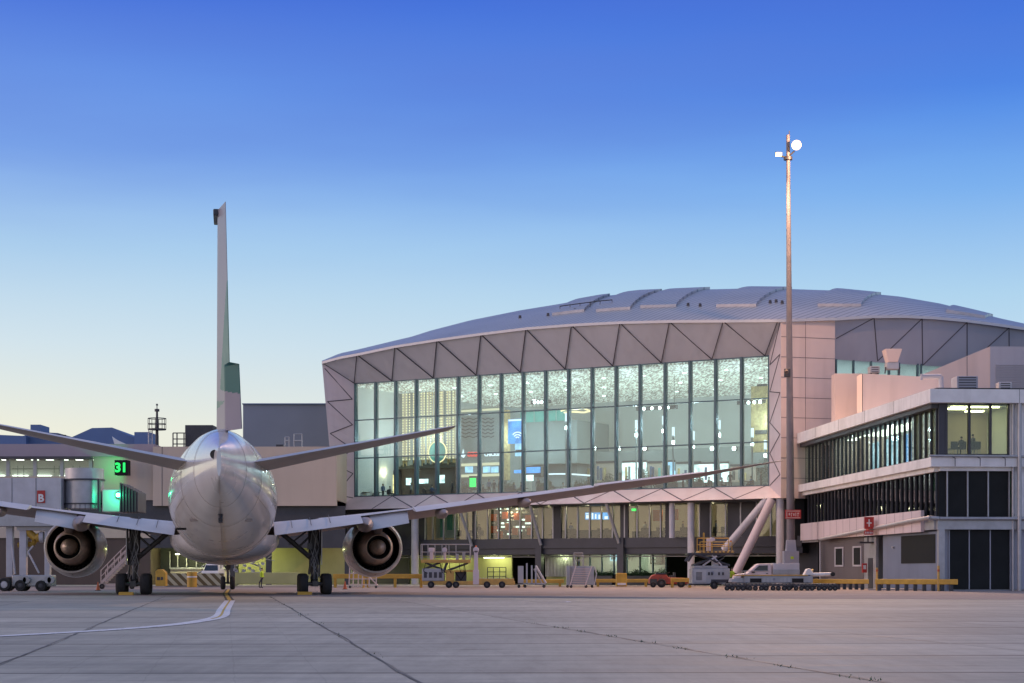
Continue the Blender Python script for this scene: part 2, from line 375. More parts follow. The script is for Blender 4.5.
r.add([(-20,108,.004),(150,64,.004),(190,150,.004),(150,182,.004),(-120,182,.004),(-120,128,.004),(-40,122,.004)],[(0,1,2,3,4,5,6)])
tag(r.build('road',[asph2]),kind='structure')
r=MB()
r.add([(-120,166,.008),(150,166,.008),(150,182,.008),(-120,182,.008)],[(0,1,2,3)])
tag(r.build('service_road',[asph]),kind='structure')
def ribbon(pts, wd, z, name, ms, label=None):
    m=MB(); rows=[]
    for i,p in enumerate(pts):
        a=Vector(pts[max(0,i-1)]); b=Vector(pts[min(len(pts)-1,i+1)]); d=(b-a).normalized(); n=Vector((-d.y,d.x))
        rows.append([(p[0]+n.x*wd/2,p[1]+n.y*wd/2,z),(p[0]-n.x*wd/2,p[1]-n.y*wd/2,z)])
    m.grid(rows); o=m.build(name,ms); tag(o,kind='structure'); return o
def worn(name,c,keep):
    m,nt,b=_bsdf(name); N=nt.nodes.new; L=nt.links.new
    tc=N('ShaderNodeTexCoord'); n=N('ShaderNodeTexNoise'); n.inputs['Scale'].default_value=5; n.inputs['Detail'].default_value=8; L(tc.outputs['Object'],n.inputs['Vector'])
    r=N('ShaderNodeMapRange'); r.inputs[1].default_value=keep; r.inputs[2].default_value=keep+.12; L(n.outputs['Fac'],r.inputs[0])
    mx=N('ShaderNodeMix'); mx.data_type='RGBA'; L(r.outputs[0],mx.inputs[0]); mx.inputs[6].default_value=(*c,1); mx.inputs[7].default_value=(.25,.24,.24,1)
    L(mx.outputs[2],b.inputs['Base Color']); b.inputs['Roughness'].default_value=.7; return m
wl=worn('worn white line paint',(.72,.72,.72),.56); yl=worn('worn yellow line paint',(.55,.38,.06),.55); bl=worn('shadow toned line',(.05,.05,.05),.6)
def bez(p,n=14):
    out=[]
    for i in range(len(p)-1):
        p0=Vector(p[max(0,i-1)]);p1=Vector(p[i]);p2=Vector(p[i+1]);p3=Vector(p[min(len(p)-1,i+2)])
        for k in range(n):
            t=k/n; out.append(tuple(.5*((2*p1)+(p2-p0)*t+(2*p0-5*p1+4*p2-p3)*t*t+(3*p1-p0-3*p2+p3)*t**3)))
    out.append(tuple(p[-1])); return out
axis=lambda D:(-13.1-.148*(D-82),D)
lead=bez([(-14.3,93),(-11.3,72),(-9.7,61),(-9.3,55),(-9.6,49.5),(-11.0,44),(-13.8,38),(-18,32)])
ribbon(lead,.52,.012,'guide_line',[wl]); ribbon(bez([(-14.3,93),(-11.3,72),(-9.7,61),(-9.35,57)]),.08,.016,'guide_line_centre',[yl])
ribbon([axis(150),axis(120),(-14.32,93.1)],.44,.012,'stand_line_shadow',[bl]); ribbon([axis(150),axis(120),(-14.32,93.1)],.2,.016,'stand_line',[yl])  # dark border paints in the shadow lines beside the yellow
ribbon([(-30,125.5),(60,109),(95,103)],.18,.012,'road_edge_line',[wl])
ribbon(bez([(-6.5,96),(0,93),(2.6,90),(2.0,86.5),(-2,85.5)]),.22,.012,'stand_arc_line',[wl])
ribbon([(60,164),(-20,164)],.15,.014,'kerbside_line',[yl])
# patches of newer tar along joints
tar=mat('crack sealing tar',(.08,.075,.07),.6,0,.2,3)
def crack(a,b,wd,seed):
    rnd=random.Random(seed); n=60; m=MB(); rows=[]
    a=Vector(a); b=Vector(b); d=(b-a).normalized(); nn=Vector((-d.y,d.x)); off=0
    for i in range(n+1):
        off=off*.8+rnd.uniform(-.035,.035); w2=wd*rnd.uniform(.2,1.3); p=a.lerp(b,i/n)+nn*off
        rows.append([(p.x+nn.x*w2/2,p.y+nn.y*w2/2,.009),(p.x-nn.x*w2/2,p.y-nn.y*w2/2,.009)])
    m.grid(rows); tag(m.build('joint_sealant',[tar]),kind='structure')
crack((-14.87,112),(-1.0,23),.04,1); crack((-17,86),(-6.72,20),.035,2); crack((.69,52),(5.4,22),.035,3); crack((8,62),(30,36.5),.10,5)
# tufts of grass growing in the joints
rnd=random.Random(5); m=MB()
for i in range(200):
    t=rnd.random(); a,b=rnd.choice([((.69,52),(5.4,22)),((-14.87,112),(-1.0,23)),((.69,52),(5.4,22))])
    t=round(t*9)/9+rnd.gauss(0,.012); p=Vector(a).lerp(Vector(b),t); x=p.x+rnd.gauss(0,.10); y=p.y+rnd.gauss(0,.10); h=rnd.uniform(.015,.06); an=rnd.uniform(0,6.28); dx=math.cos(an)*.012; dy=math.sin(an)*.012
    m.add([(x-dx,y-dy,.004),(x+dx,y+dy,.004),(x+rnd.uniform(-.05,.05),y+rnd.uniform(-.05,.05),h)],[(0,1,2)])
tag(m.build('grass',['leafm'],recalc=False),'sparse tufts of grass growing in the concrete joints','grass',kind='stuff')
# ================================================================== the airliner (local: x right, y forward from the tail end, z up)
ac=thing('airliner','large twin-engined white passenger jet parked tail towards us','airliner')
def interp(tab,y):
    for a,b in zip(tab[:-1],tab[1:]):
        if a[0]<=y<=b[0]:
            t=(y-a[0])/(b[0]-a[0]); t=t*t*(3-2*t)*.35+t*.65
            return [p+(q-p)*t for p,q in zip(a[1:],b[1:])]
    return list(tab[-1][1:])
ST=[(0,.10,7.05,5.75),(1,.36,7.35,5.45),(3,.84,7.78,4.95),(6,1.42,8.30,4.32),(10,2.06,8.56,3.62),(14,2.56,8.66,3.05),(18,2.88,8.72,2.62),(22,3.05,8.72,2.34),(26,3.1,8.72,2.25),(58,3.1,8.72,2.25),(63,2.95,8.3,2.3),(67,2.4,7.6,2.5),(70,1.7,6.5,2.9),(72,.9,5.4,3.4),(73,.2,4.6,4.1)]
ys=[0,.5,1,2,3,4.5,6,8,10,12,14,16,18,20,22,24,26,34,42,50,58,60.5,63,65,67,68.5,70,71,72,73]
m=MB(); rows=[]; nn=56
for y in ys:
    a,zt,zb=interp(ST,y); cz=(zt+zb)/2; h=(zt-zb)/2; row=[]
    for i in range(nn):
        an=2*math.pi*i/nn; row.append((a*math.sin(an),y,cz+h*math.cos(an)))
    rows.append(row)
m.grid(rows,close=True)
m.f.append(list(range(nn))); m.m.append(0); b0=(len(ys)-1)*nn; m.f.append([b0+i for i in range(nn)]); m.m.append(0)
for k,f in enumerate(m.f):
    c=sum((m.v[i] for i in f),Vector())/len(f)
    a,zt,zb=interp(ST,min(72.9,max(0,c.y)))
    if c.z<zb+(zt-zb)*.40: m.m[k]=1
fus=m.build('fuselage',['paint','belly'],ac,smooth=40)
mm=MB()    # belly fairing, a blister under the wing root
rows=[]
for y,a,zb in [(26,.6,2.35),(28,2.2,2.2),(31,3.1,2.0),(35,3.45,1.9),(45,3.45,1.9),(50,3.0,2.0),(53,1.2,2.3)]:
    rows.append([(a*math.sin(t),y,3.7-(3.7-zb)*math.cos(t)**.8 if math.cos(t)>0 else 3.7) for t in [(-90+12*i)/180*math.pi for i in range(16)]])
mm.grid(rows); mm.build('belly_fairing',['belly'],ac,smooth=50)
mm=MB(); mm.tube((0,6.6,4.25),(0,6.3,4.0),.13,.10); mm.box(-.10,.10,6.8,8.2,3.85,4.1); mm.build('tail_skid',['dark'],ac)
mm=MB(); mm.tube((-.20,.55,6.75),(-.05,1.8,6.75),.21,.25,20); mm.build('exhaust_port',['titan_dark'],ac,smooth=40)
mm=MB(); 
for z0 in (3.4,3.75): pass
for x0 in (-2.05,):
    mm=MB(); mm.box(x0-.25,x0+.25,12.6,13.3,3.62,3.72); mm.build('drain_vent',['black'],ac)
mm=MB()   # panel seam rings round the tail cone
for y in (15.5,):
    a,zt,zb=interp(ST,y); pts=[((a+.006)*math.sin(t),y,(zt+zb)/2+((zt-zb)/2+.006)*math.cos(t)) for t in [i/40*2*math.pi for i in range(41)]]
    mm.path(pts,.008,4)
mm.build('skin_seam',['wing_low'],ac)
for y in (5.0,9.5,21.5):
    mm=MB(); a,zt,zb=interp(ST,y); mm.path([((a+.003)*math.sin(t),y,(zt+zb)/2+((zt-zb)/2+.003)*math.cos(t)) for t in [i/56*2*math.pi for i in range(57)]],.009,4); mm.build('skin_seam',['wing_low'],ac)
for s_ in (-1,1):
    for fz in (.30,.62):
        mm=MB(); pts=[]
        for y in (4,7,10,13,16,19,22,24):
            a,zt,zb=interp(ST,y); cz=(zt+zb)/2; h=(zt-zb)/2; z=zb+(zt-zb)*fz; pts.append((s_*(a*math.sqrt(max(0,1-((z-cz)/h)**2))+.003),y,z))
        mm.path(pts,.009,4); mm.build('lap_joint',['wing_low'],ac)
    mm=MB(); a,zt,zb=interp(ST,11); mm.box(s_*a*.62-.22,s_*a*.62+.22,10.2,10.9,zb+(zt-zb)*.10,zb+(zt-zb)*.125); mm.build('access_hatch',['wing_low'],ac)
mm=MB(); mm.path([(0,y,interp(ST,y)[2]-.005) for y in (.5,2,4,6,8,10,12,14,16,18,20,22,24)],.02,4); mm.build('keel_seam',['wing_low'],ac)
mm=MB(); mm.tube((0,.02,6.9),(0,-.06,6.9),.05); mm.build('tail_light',['white'],ac)

def foil(n=11):   # closed airfoil-ish section, chord 0..1 (0 = leading edge), thickness 1
    up=[(t,.5*5*(.2969*math.sqrt(t)-.126*t-.3516*t*t+.2843*t**3-.1036*t**4)*2) for t in [(i/n)**1.4 for i in range(n+1)]]
    return up
def surf(secs, name, mats, parent, upper=0, lower=1, smooth=60):
    """secs: (LE point, TE point, thickness, thickness direction)"""
    m=MB(); up=foil(); k=len(up)
    rows=[]
    for le,te,th,td in secs:
        le=Vector(le); te=Vector(te); td=Vector(td)
        top=[le.lerp(te,t)+td*y*th for t,y in up]; bot=[le.lerp(te,t)-td*y*th*.8 for t,y in up][::-1][1:-1]
        rows.append(top+bot)
    m.grid(rows,close=True); n=len(rows[0])
    m.f.append(list(range(n))); m.m.append(0); b=(len(rows)-1)*n; m.f.append([b+i for i in range(n)]); m.m.append(0)
    nt_=k-1
    for q in range((len(rows)-1)*n):
        m.m[q]= upper if (q%n)<nt_ else lower
    return m.build(name,mats,parent,smooth=smooth)
Z=(0,0,1)
for s_ in (1,-1):
    # tailplane
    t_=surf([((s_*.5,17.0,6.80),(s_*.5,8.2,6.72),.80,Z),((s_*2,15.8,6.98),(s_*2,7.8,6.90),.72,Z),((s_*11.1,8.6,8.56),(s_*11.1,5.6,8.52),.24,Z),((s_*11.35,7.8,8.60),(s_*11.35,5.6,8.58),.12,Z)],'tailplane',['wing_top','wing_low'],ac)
    # wing box
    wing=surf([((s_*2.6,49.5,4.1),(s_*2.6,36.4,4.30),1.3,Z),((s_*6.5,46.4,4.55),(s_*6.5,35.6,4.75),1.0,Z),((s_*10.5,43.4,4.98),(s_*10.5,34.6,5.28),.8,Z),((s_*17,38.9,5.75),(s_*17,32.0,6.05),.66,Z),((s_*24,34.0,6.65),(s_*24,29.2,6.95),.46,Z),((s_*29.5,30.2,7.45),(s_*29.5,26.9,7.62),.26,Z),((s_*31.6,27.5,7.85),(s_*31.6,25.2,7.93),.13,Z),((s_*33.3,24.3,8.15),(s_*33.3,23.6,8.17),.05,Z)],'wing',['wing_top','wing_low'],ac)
    # drooped trailing-edge surfaces: inboard flap, flaperon, outboard flap, aileron
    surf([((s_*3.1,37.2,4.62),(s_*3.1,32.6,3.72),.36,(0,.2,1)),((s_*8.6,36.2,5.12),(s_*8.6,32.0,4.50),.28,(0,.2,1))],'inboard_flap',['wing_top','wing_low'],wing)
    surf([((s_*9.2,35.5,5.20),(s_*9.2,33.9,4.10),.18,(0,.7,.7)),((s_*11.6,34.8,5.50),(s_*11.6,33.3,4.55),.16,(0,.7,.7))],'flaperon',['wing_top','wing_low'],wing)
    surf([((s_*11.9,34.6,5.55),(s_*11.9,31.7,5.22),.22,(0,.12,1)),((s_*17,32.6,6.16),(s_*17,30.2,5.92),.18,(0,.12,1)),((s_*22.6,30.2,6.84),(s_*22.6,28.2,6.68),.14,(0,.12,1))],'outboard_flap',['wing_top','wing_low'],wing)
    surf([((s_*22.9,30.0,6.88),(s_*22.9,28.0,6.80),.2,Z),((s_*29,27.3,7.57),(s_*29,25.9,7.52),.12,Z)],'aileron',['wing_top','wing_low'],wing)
    # spoiler joints
    m=MB()
    for x in (4.2,5.4,6.6): m.strip((s_*x,36.0,4.60+.14*(x-3)),(s_*x,33.2,4.05+.14*(x-3)),.03,(0,-.25,1),.03)
    m.build('spoiler_joint',['gear'],wing)
    # flap track fairings
    for x,y0,z0,r,ln in ((8.9,36.6,4.5,.5,6.2),(13.6,34.6,5.2,.36,5.4),(18.6,32.8,5.85,.32,4.6),(5.0,37.0,3.95,.3,4.2)):
        if x==5.0: continue
        m=MB(); m.lathe([(-.5,.03),(0,r*.35),(.7,r*.72),(1.8,r),(3.0,r),(ln*.8,r*.6),(ln,.03)],(s_*x,y0-4.2+ (ln-6)*0,z0-.10),(0,1,.03),14)
        m.build('flap_fairing',['wing_low'],wing,smooth=50)
    # engine
    ex=s_*10.1; ey=39.0; ez=3.08
    en=bpy.data.objects.new('engine',None); col.objects.link(en); en.parent=ac; en.location=(ex,ey,ez)
    O=(ex,ey,ez); A=(0,1,0)
    m=MB(); m.lathe([(2.6,1.66),(2.62,1.72),(4.0,1.93),(6.0,2.03),(7.6,2.0),(8.6,1.85),(8.9,1.7),(8.7,1.6),(7.5,1.56),(5,1.58),(2.6,1.62),(2.6,1.66)],O,A,56); m.build('nacelle',['belly'],en,smooth=50)
    m=MB(); m.lathe([(2.58,1.60),(2.55,1.70),(2.9,1.755),(3.2,1.80),(3.22,1.7),(2.58,1.60)],O,A,56); m.build('nozzle_lip',['alu'],en,smooth=50)
    m=MB(); m.lathe([(3.0,1.60),(6.2,1.55),(6.3,1.0)],O,A,48); 
    for i in range(40):
        a=2*math.pi*i/40; ca,sa=math.cos(a),math.sin(a)
        p=[Vector((ex+ca*r,ey+y,ez+sa*r)) for r,y in ((1.0,6.0),(1.57,6.0),(1.57,5.4),(1.0,5.4))]
        tw=Vector((-sa,0,ca))*.03; m.hexa([p[0],p[1],p[2],p[3],p[0]+tw,p[1]+tw,p[2]+tw,p[3]+tw])
    m.build('fan_duct',['titan_dark'],en,smooth=30)
    m=MB(); m.lathe([(6.2,1.28),(4.5,1.27),(3.0,1.20),(1.6,1.04),(.5,.90),(.1,.83),(.12,.79),(.6,.80),(1.5,.86)],O,A,48); m.build('core_cowl',['titan'],en,smooth=50)
    m=MB(); m.lathe([(1.5,.87),(1.55,.5)],O,A,40); 
    m.build('turbine_duct',['black'],en)
    m=MB(); m.lathe([(1.5,.56),(.7,.54),(.1,.46),(-.4,.30),(-.75,.14),(-.8,.0001)],O,A,36); m.build('exhaust_plug',['titan'],en,smooth=60)
    m=MB()   # pylon: a tapering slab from core cowl to wing
    q=[(ex,ey+.6,ez+.82),(ex,ey-.9,ez+1.5),(ex,ey-1.8,ez+1.95),(ex,ey+6.2,ez+2.1),(ex,ey+8,ez+1.9),(ex,ey+6,ez+1.0)]
    m.prism([(p[0]-.24,p[1],p[2]) for p in q],(.48,0,0)); m.build('pylon',['wing_low'],en,bevel=.08)
    m=MB()   # nacelle strake and latch line
    m.strip((ex,ey+3.2,ez-1.83),(ex,ey+6.5,ez-2.02),.04,(0,0,-1),.02); m.build('cowl_latch_seam',['dark'],en)
    # main gear
    gx=s_*5.7; gy=36.0
    mg=bpy.data.objects.new('main_landing_gear',None); col.objects.link(mg); mg.parent=ac; mg.location=(gx,gy,0)
    m=MB(); m.tube((gx,gy,.75),(gx,gy,2.2),.24,.24,14); m.tube((gx,gy,2.0),(gx-s_*.05,gy+.1,4.9),.33,.38,14); m.tube((gx,gy-.3,2.1),(gx,gy-.3,3.6),.06); 
    m.box(gx-.34,gx+.34,gy-.3,gy+.3,1.9,2.15); m.box(gx-.3,gx+.3,gy-.25,gy+.25,3.3,3.5)
    m.build('strut',['gear'],mg,smooth=40)
    m=MB(); m.tube((gx,gy,2.15),(gx-s_*2.5,gy+.4,4.3),.16); m.tube((gx-s_*1.0,gy,3.05),(gx-s_*.1,gy,3.9),.07); m.tube((gx,gy,2.2),(gx,gy+2.9,4.2),.10); m.tube((gx-s_*2.3,gy,4.25),(gx,gy,4.45),.12)
    m.build('side_brace',['gear'],mg,smooth=40)
    m=MB(); m.tube((gx-.05,gy-.28,1.0),(gx-.05,gy-.75,1.55),.06); m.tube((gx-.05,gy-.75,1.55),(gx-.05,gy-.28,2.1),.06); 
    for k in range(5): m.path([(gx+.3*math.sin(k*1.7),gy-.3,4.4),(gx+.35*math.sin(k*2.1+1),gy-.38,3.0),(gx+.3*math.sin(k*1.3),gy-.34,1.9),(gx+.4*math.sin(k*2.7),gy-.3,1.0)],.022,5)
    m.build('torque_link',['gear_white'],mg)
    m=MB(); m.tube((gx-.5,gy-.2,2.6),(gx+.45,gy-.2,2.6),.09); m.tube((gx+s_*.3,gy-.2,1.1),(gx+s_*.42,gy-.2,4.2),.06); m.tube((gx-.35,gy-.3,1.3),(gx-.2,gy-.3,2.4),.08); m.tube((gx-s_*.2,gy+.3,4.3),(gx-s_*1.6,gy+.4,3.2),.05); m.box(gx-.45,gx-.15,gy-.5,gy-.2,2.9,3.3); m.build('actuator',['gear'],mg,smooth=40)
    m=MB(); m.box(gx+s_*.42,gx+s_*.47,gy-.9,gy+.9,1.9,4.4); m.build('gear_door',['belly'],mg)
    m=MB(); m.box(gx-.18,gx+.18,gy-1.75,gy+1.75,.52,.86)
    for k in (-1,0,1): m.tube((gx-.68,gy+k*1.46,.67),(gx+.68,gy+k*1.46,.67),.11)
    m.build('bogie_beam',['gear'],mg,smooth=40)
    for k in (-1,0,1):
        for e in (-1,1):
            m=MB(); cx=gx+e*.75; m.lathe([(-.28,.32),(-.30,.52),(-.24,.64),(-.10,.68),(.10,.68),(.24,.64),(.30,.52),(.28,.32)],(cx,gy+k*1.46,.67),(1,0,0),30)
            wh=m.build('wheel',['rubber'],mg,smooth=60)
            m=MB(); m.lathe([(-.2,.0001),(-.2,.2),(-.13,.32),(.13,.32),(.2,.2),(.2,.0001)],(cx,gy+k*1.46,.67),(1,0,0),20); m.build('hub',['gear_white'],mg,smooth=40)
# nose gear
ng=bpy.data.objects.new('nose_landing_gear',None); col.objects.link(ng); ng.parent=ac; ng.location=(0,67.3,0)
m=MB(); m.tube((0,67.3,.55),(0,67.3,1.7),.10,.10,12); m.tube((0,67.3,1.6),(0,67.5,3.2),.16,.17,12); m.tube((0,67.3,1.8),(0,69,3.0),.08); m.box(-.25,.25,67.15,67.25,1.7,1.95); m.build('strut',['gear'],ng,smooth=40)
m=MB(); m.tube((-.42,67.3,.54),(.42,67.3,.54),.07); m.box(-.09,.09,66.85,67.2,.7,1.2); m.build('axle',['gear'],ng)
for e in (-1,1):
    m=MB(); m.lathe([(-.19,.25),(-.2,.42),(-.14,.51),(-.05,.54),(.05,.54),(.14,.51),(.2,.42),(.19,.25)],(e*.38,67.3,.54),(1,0,0),26); wh=m.build('wheel',['rubber'],ng,smooth=60)
    m=MB(); m.lathe([(-.15,.0001),(-.1,.25),(.1,.25),(.15,.0001)],(e*.38,67.3,.54),(1,0,0),16); m.build('hub',['gear_white'],ng)
    m=MB(); m.box(e*.55-.03,e*.55+.03,66.2,68.8,1.7,2.35); m.build('gear_door',['belly'],ng)
# fin and deflected rudder
fin=surf([((0,20.0,8.0),(0,8.3,8.0),.75,(1,0,0)),((0,16.2,10.5),(0,7.1,10.5),.6,(1,0,0)),((0,7.2,18.0),(0,3.6,18.0),.25,(1,0,0)),((0,6.2,18.25),(0,3.3,18.25),.18,(1,0,0))],'fin',['finp','finp'],ac)
def rud(u, v, side):   # u chord 0 hinge..1, v height 0..1 ; deflection to the right
    z=8.2+v*10.05; hy=8.0-v*4.75; c=3.9-1.75*v
    ang=R(7.5); x=math.sin(ang)*c*u; y=hy-math.cos(ang)*c*u
    th=(.20-.10*v)*(1-u*.9)
    if u>.62 and v<.30:
        e=(u-.62)*c; x+=math.sin(R(20))*e; y+= (1-math.cos(R(20)))*e
    return (x+side*th,y,z)
def livery(u,v):
    if u<.65 and abs(v-.135)<.02*(1-u/.65): return 1
    if .215-.055*u<v<.66 and u>1-.72*(max(0,.66-v)/.45)**.7: return 1
    return 0
m=MB(); nu,nv=36,150
for side in (-1,1):
    b=len(m.v); rows=[[rud(i/nu,j/nv,side) for i in range(nu+1)] for j in range(nv+1)]
    k0=len(m.f); m.grid(rows)
    for q in range(nu*nv): m.m[k0+q]=livery((q%nu+.5)/nu,(q//nu+.5)/nv)
for j in range(nv):
    for u_ in (0,1):
        m.add([rud(u_,j/nv,-1),rud(u_,j/nv,1),rud(u_,(j+1)/nv,1),rud(u_,(j+1)/nv,-1)],[(0,1,2,3)], livery(u_,(j+.5)/nv))
m.add([rud(i/nu,1,-1) for i in range(nu+1)]+[rud(i/nu,1,1) for i in range(nu,-1,-1)],[tuple(range(2*nu+2))])
m.add([rud(i/nu,0,-1) for i in range(nu+1)]+[rud(i/nu,0,1) for i in range(nu,-1,-1)],[tuple(range(2*nu+2))])
m.build('rudder',['finp','green'],fin,smooth=30)
m=MB(); m.box(-.30,.1,3.1,5.6,18.0,18.3); m.build('fin_cap',['dark'],fin,bevel=.05)
m=MB(); m.box(-3.18,-3.12,66,66.6,5.2,5.4); m.build('logo_lamp',['paint'],ac)
ac.location=(-13.1,82,0); ac.rotation_euler=(0,0,.148)
# ================================================================== the terminal
TF=Frame((-18.2,212.6),(44.2,-27.6),(-27.6,-44.2))   # a: along the glass to the right, b: outwards to the camera
TL=52.1
tb=thing('terminal_building','curved-roof glass-fronted terminal hall lit from inside behind the jet','airport terminal',TF.pt(TL/2,0,0))
NB=18; ZB=10.07; ZT=23.25
# glazing
m=MB(); m.fbox(TF,0,TL,-.03,.0,ZB,ZT)
gl=m.build('curtain_wall_glass',['glass'],tb)
bx=[355+ (770-355)*0]; mpx=[355,375.5,395.5,416,436.5,458,479,501,523,545.5,568.5,592,616,640,665,690,715.5,741.5,769.5]
def _a(px,b=.0): return TF.at(px,b)[0]
for i,px in enumerate(mpx):
    m=MB(); a=_a(px); wd=.11 if i in(0,18) else .12
    m.fbox(TF,a-wd,a+wd,-.45,.16,ZB-.02,ZT+.02); m.build('mullion',['mull'],tb)
for z in (ZB+.06,14.55,18.95,ZT-.05):
    m=MB(); m.fbox(TF,0,TL,-.20,.10,z-.06,z+.06); m.build('transom',['mull'],tb)
# bezel: top band between glass head and roof edge
edge=[(322,362.5),(340,357.5),(357,354.5),(395,346.5),(437,340),(481,334),(526,328.5),(571,325),(620,322.5),(670,321.3),(723,321),(779,320.5)]
OB=3.0
def epts(px): 
    for (a,b),(c,d) in zip(edge[:-1],edge[1:]):
        if a<=px<=c: return b+(d-b)*(px-a)/(c-a)
    return edge[-1][1] if px>779 else edge[0][1]
def E(px): return TF.p(px,epts(px),OB)
tops=[357,395,437,481,526,571.5,620,669.6,723.4,778]; bots=[352,392.7,434,477,521,566,613.5,662,712.6,765.6]
G0=TF.pt(0,0,ZT)
m=MB()
n=40; rt=[];rb=[]
for i in range(n+1):
    px=322+(781-322)*i/n; rt.append(E(px)); a=TL*i/n; rb.append(TF.pt(a,.12,ZT))
m.grid([rb,rt]); m.grid([[p+Vector((0,0,.35)) for p in rb],[p+Vector((0,0,.02)) for p in rt]])
nrm=(rb[20]-rb[0]).cross(rt[10]-rb[10]); nrm=nrm if nrm.y<0 else -nrm
def gz(px): return TF.pt(max(0,min(TL,_a(px))),.12,ZT)
for i in range(10):
    m.strip(gz(bots[i]),E(tops[i]),.055,nrm,.12,1)
    if i<9: m.strip(E(tops[i]),gz(bots[i+1]),.055,nrm,.12,1)
m.strip(E(322),gz(352),.1,nrm,.05,1)
m.build('upper_soffit_panel',['panel','joint'],tb)
# bottom bezel
def LO(px): return TF.p(px,498+(781-px)*(12.0/446),3.0)
m=MB(); m.grid([[TF.pt(TL*i/20,.12,ZB) for i in range(21)],[LO(335+(781-335)*i/20) for i in range(21)]])
m.grid([[TF.pt(TL*i/20,-.6,ZB-1.5) for i in range(21)],[LO(335+(781-335)*i/20)-Vector((0,0,.02)) for i in range(21)]])
n2=(TF.pt(TL,0,ZB)-TF.pt(0,0,ZB)).cross(LO(600)-TF.pt(26,0,ZB)); n2=n2 if n2.y<0 else -n2
up=[393,434,477,521,566,613,662,714,766]; lo=[372,413,455,497,540,584,632,682.5,734]
gb=lambda px: TF.pt(max(0,min(TL,_a(px))),.12,ZB)
for i in range(9):
    m.strip(LO(lo[i]),gb(up[i]),.09,n2,.04,1)
    if i<8: m.strip(gb(up[i]),LO(lo[i+1]),.09,n2,.04,1)
m.build('lower_soffit_panel',['panel_low','joint'],tb)
# side bezels
def side(name,aglass,outT,outB,mm_,zz,sgn):
    m=MB(); gB=TF.pt(aglass,.12,ZB); gT=TF.pt(aglass,.12,ZT); k=12
    m.grid([[gB.lerp(gT,i/k) for i in range(k+1)],[outB.lerp(outT,i/k) for i in range(k+1)]])
    nn_=(gT-gB).cross(outB-gB); nn_=nn_ if nn_.y<0 else -nn_
    for i in range(len(zz)-1):
        p=(gB.lerp(gT,zz[i])).lerp(outB.lerp(outT,zz[i]), .93 if i%2 else .07); q=(gB.lerp(gT,zz[i+1])).lerp(outB.lerp(outT,zz[i+1]), .07 if i%2 else .93)
        m.strip(p,q,.09,nn_,.04,1)
    m.build(name,[mm_,'joint'],tb)
side('left_reveal_panel',0,E(322),LO(335),'panel_low',[0,.10,.21,.31,.42,.52,.63,.74,.85,.97],1)
RT=TF.p(781,320.5,OB); RB=TF.p(781,498,3.0)
side('right_reveal_panel',TL,RT,RB,'panel_low',[.01,.13,.25,.36,.48,.60,.71,.82,.91,1.0],-1)
# pale corner wall
Cw=Vector((sx(835,183),183)); Pw=Vector((RB.x,RB.y))
CW=Frame(Pw,(Cw-Pw),((Cw-Pw).y,-(Cw-Pw).x)); CL=(Cw-Pw).length
ZC=sz(319,183)
m=MB(); m.hexa([CW.pt(0,0,8.7),CW.pt(CL,0,8.7),CW.pt(CL,-6,8.7),CW.pt(2.4,-6,8.7),RT+Vector((0,0,-.1)),CW.pt(CL,0,ZC-.05),CW.pt(CL,-6,ZC-.05),CW.pt(2.4,-6,ZC-.1)])
for k in range(1,9):
    z=8.7+k*(ZC-8.7)/9.0; m.fbox(CW,0.01,CL-.01,-.02,.02,z-.02,z+.02,1)
for a in (CL*.45,): m.fbox(CW,a-.015,a+.015,-.02,.02,8.7,ZC-.2,1)
m.build('corner_wall',['wallp','joint'],tb)
# right-hand wing facade receding
Rdir=Vector((21.7,9.5)).normalized(); RF=Frame(Cw,Rdir,(Rdir.y,-Rdir.x))
redge=[(835,319),(870,316.6),(905,316.3),(935,317.8),(965,320.5),(1000,325),(1040,331),(1100,340)]
def re_(px):
    for (a,b),(c,d) in zip(redge[:-1],redge[1:]):
        if a<=px<=c: return b+(d-b)*(px-a)/(c-a)
    return redge[-1][1]
m=MB(); n=26; r0=[];r1=[]
for i in range(n+1):
    px=835+(1100-835)*i/n
    r0.append(RF.p(px,359.5+(px-835)*.068,-1.2)); r1.append(RF.p(px,re_(px),0))
m.grid([r0,r1])
nr=Vector((RF.ey.x,RF.ey.y,-.1))
def rp(px,t):
    a=RF.p(px,359.5+(px-835)*.068,-1.2); b=RF.p(px,re_(px),0); return a.lerp(b,t)
for a,b in (((836,.52),(874,.97)),((874,.97),(877.5,.03)),((877.5,.03),(922,.97)),((922,.97),(922.5,.0)),((922.5,.0),(967,.97)),((967,.97),(967,.0)),((967,.05),(1009,.97)),((1009,.97),(1009,.3)),((1009,.1),(1050,.97))):
    m.strip(rp(*a),rp(*b),.08,nr,.05,1)
m.build('side_soffit_panel',['wallb','joint'],tb)
m=MB(); aL=RF.at(835,-1.2)[0]; aR=RF.at(1100,-1.2)[0]
m.fbox(RF,0.05,aR+6,-1.3,-1.2,21.0,22.8); m.build('clerestory_window',['glass'],tb)
m=MB()
for px in (836,853.5,871,889,899,917.5,921): a=RF.at(px,-1.2)[0]; m.fbox(RF,a-.08,a+.08,-1.35,-1.1,21.0,22.8)
m.fbox(RF,0,aR+6,-1.4,-1.1,20.7,21.05); m.build('clerestory_mullion',['mull'],tb)
m=MB(); m.fbox(RF,0.05,aR+6,-2.2,-1.2,0,20.7); m.build('side_wall',['wallb'],tb)
m=MB(); m.fbox(RF,0.3,aR+4,-8,-7.8,20,26); m.build('side_backing_wall',['interior'],tb)
m=MB(); m.fbox(RF,1,aR+3,-6,-4.6,23.6,23.7); m.build('side_lamp_strip',['e_ceil'],tb)
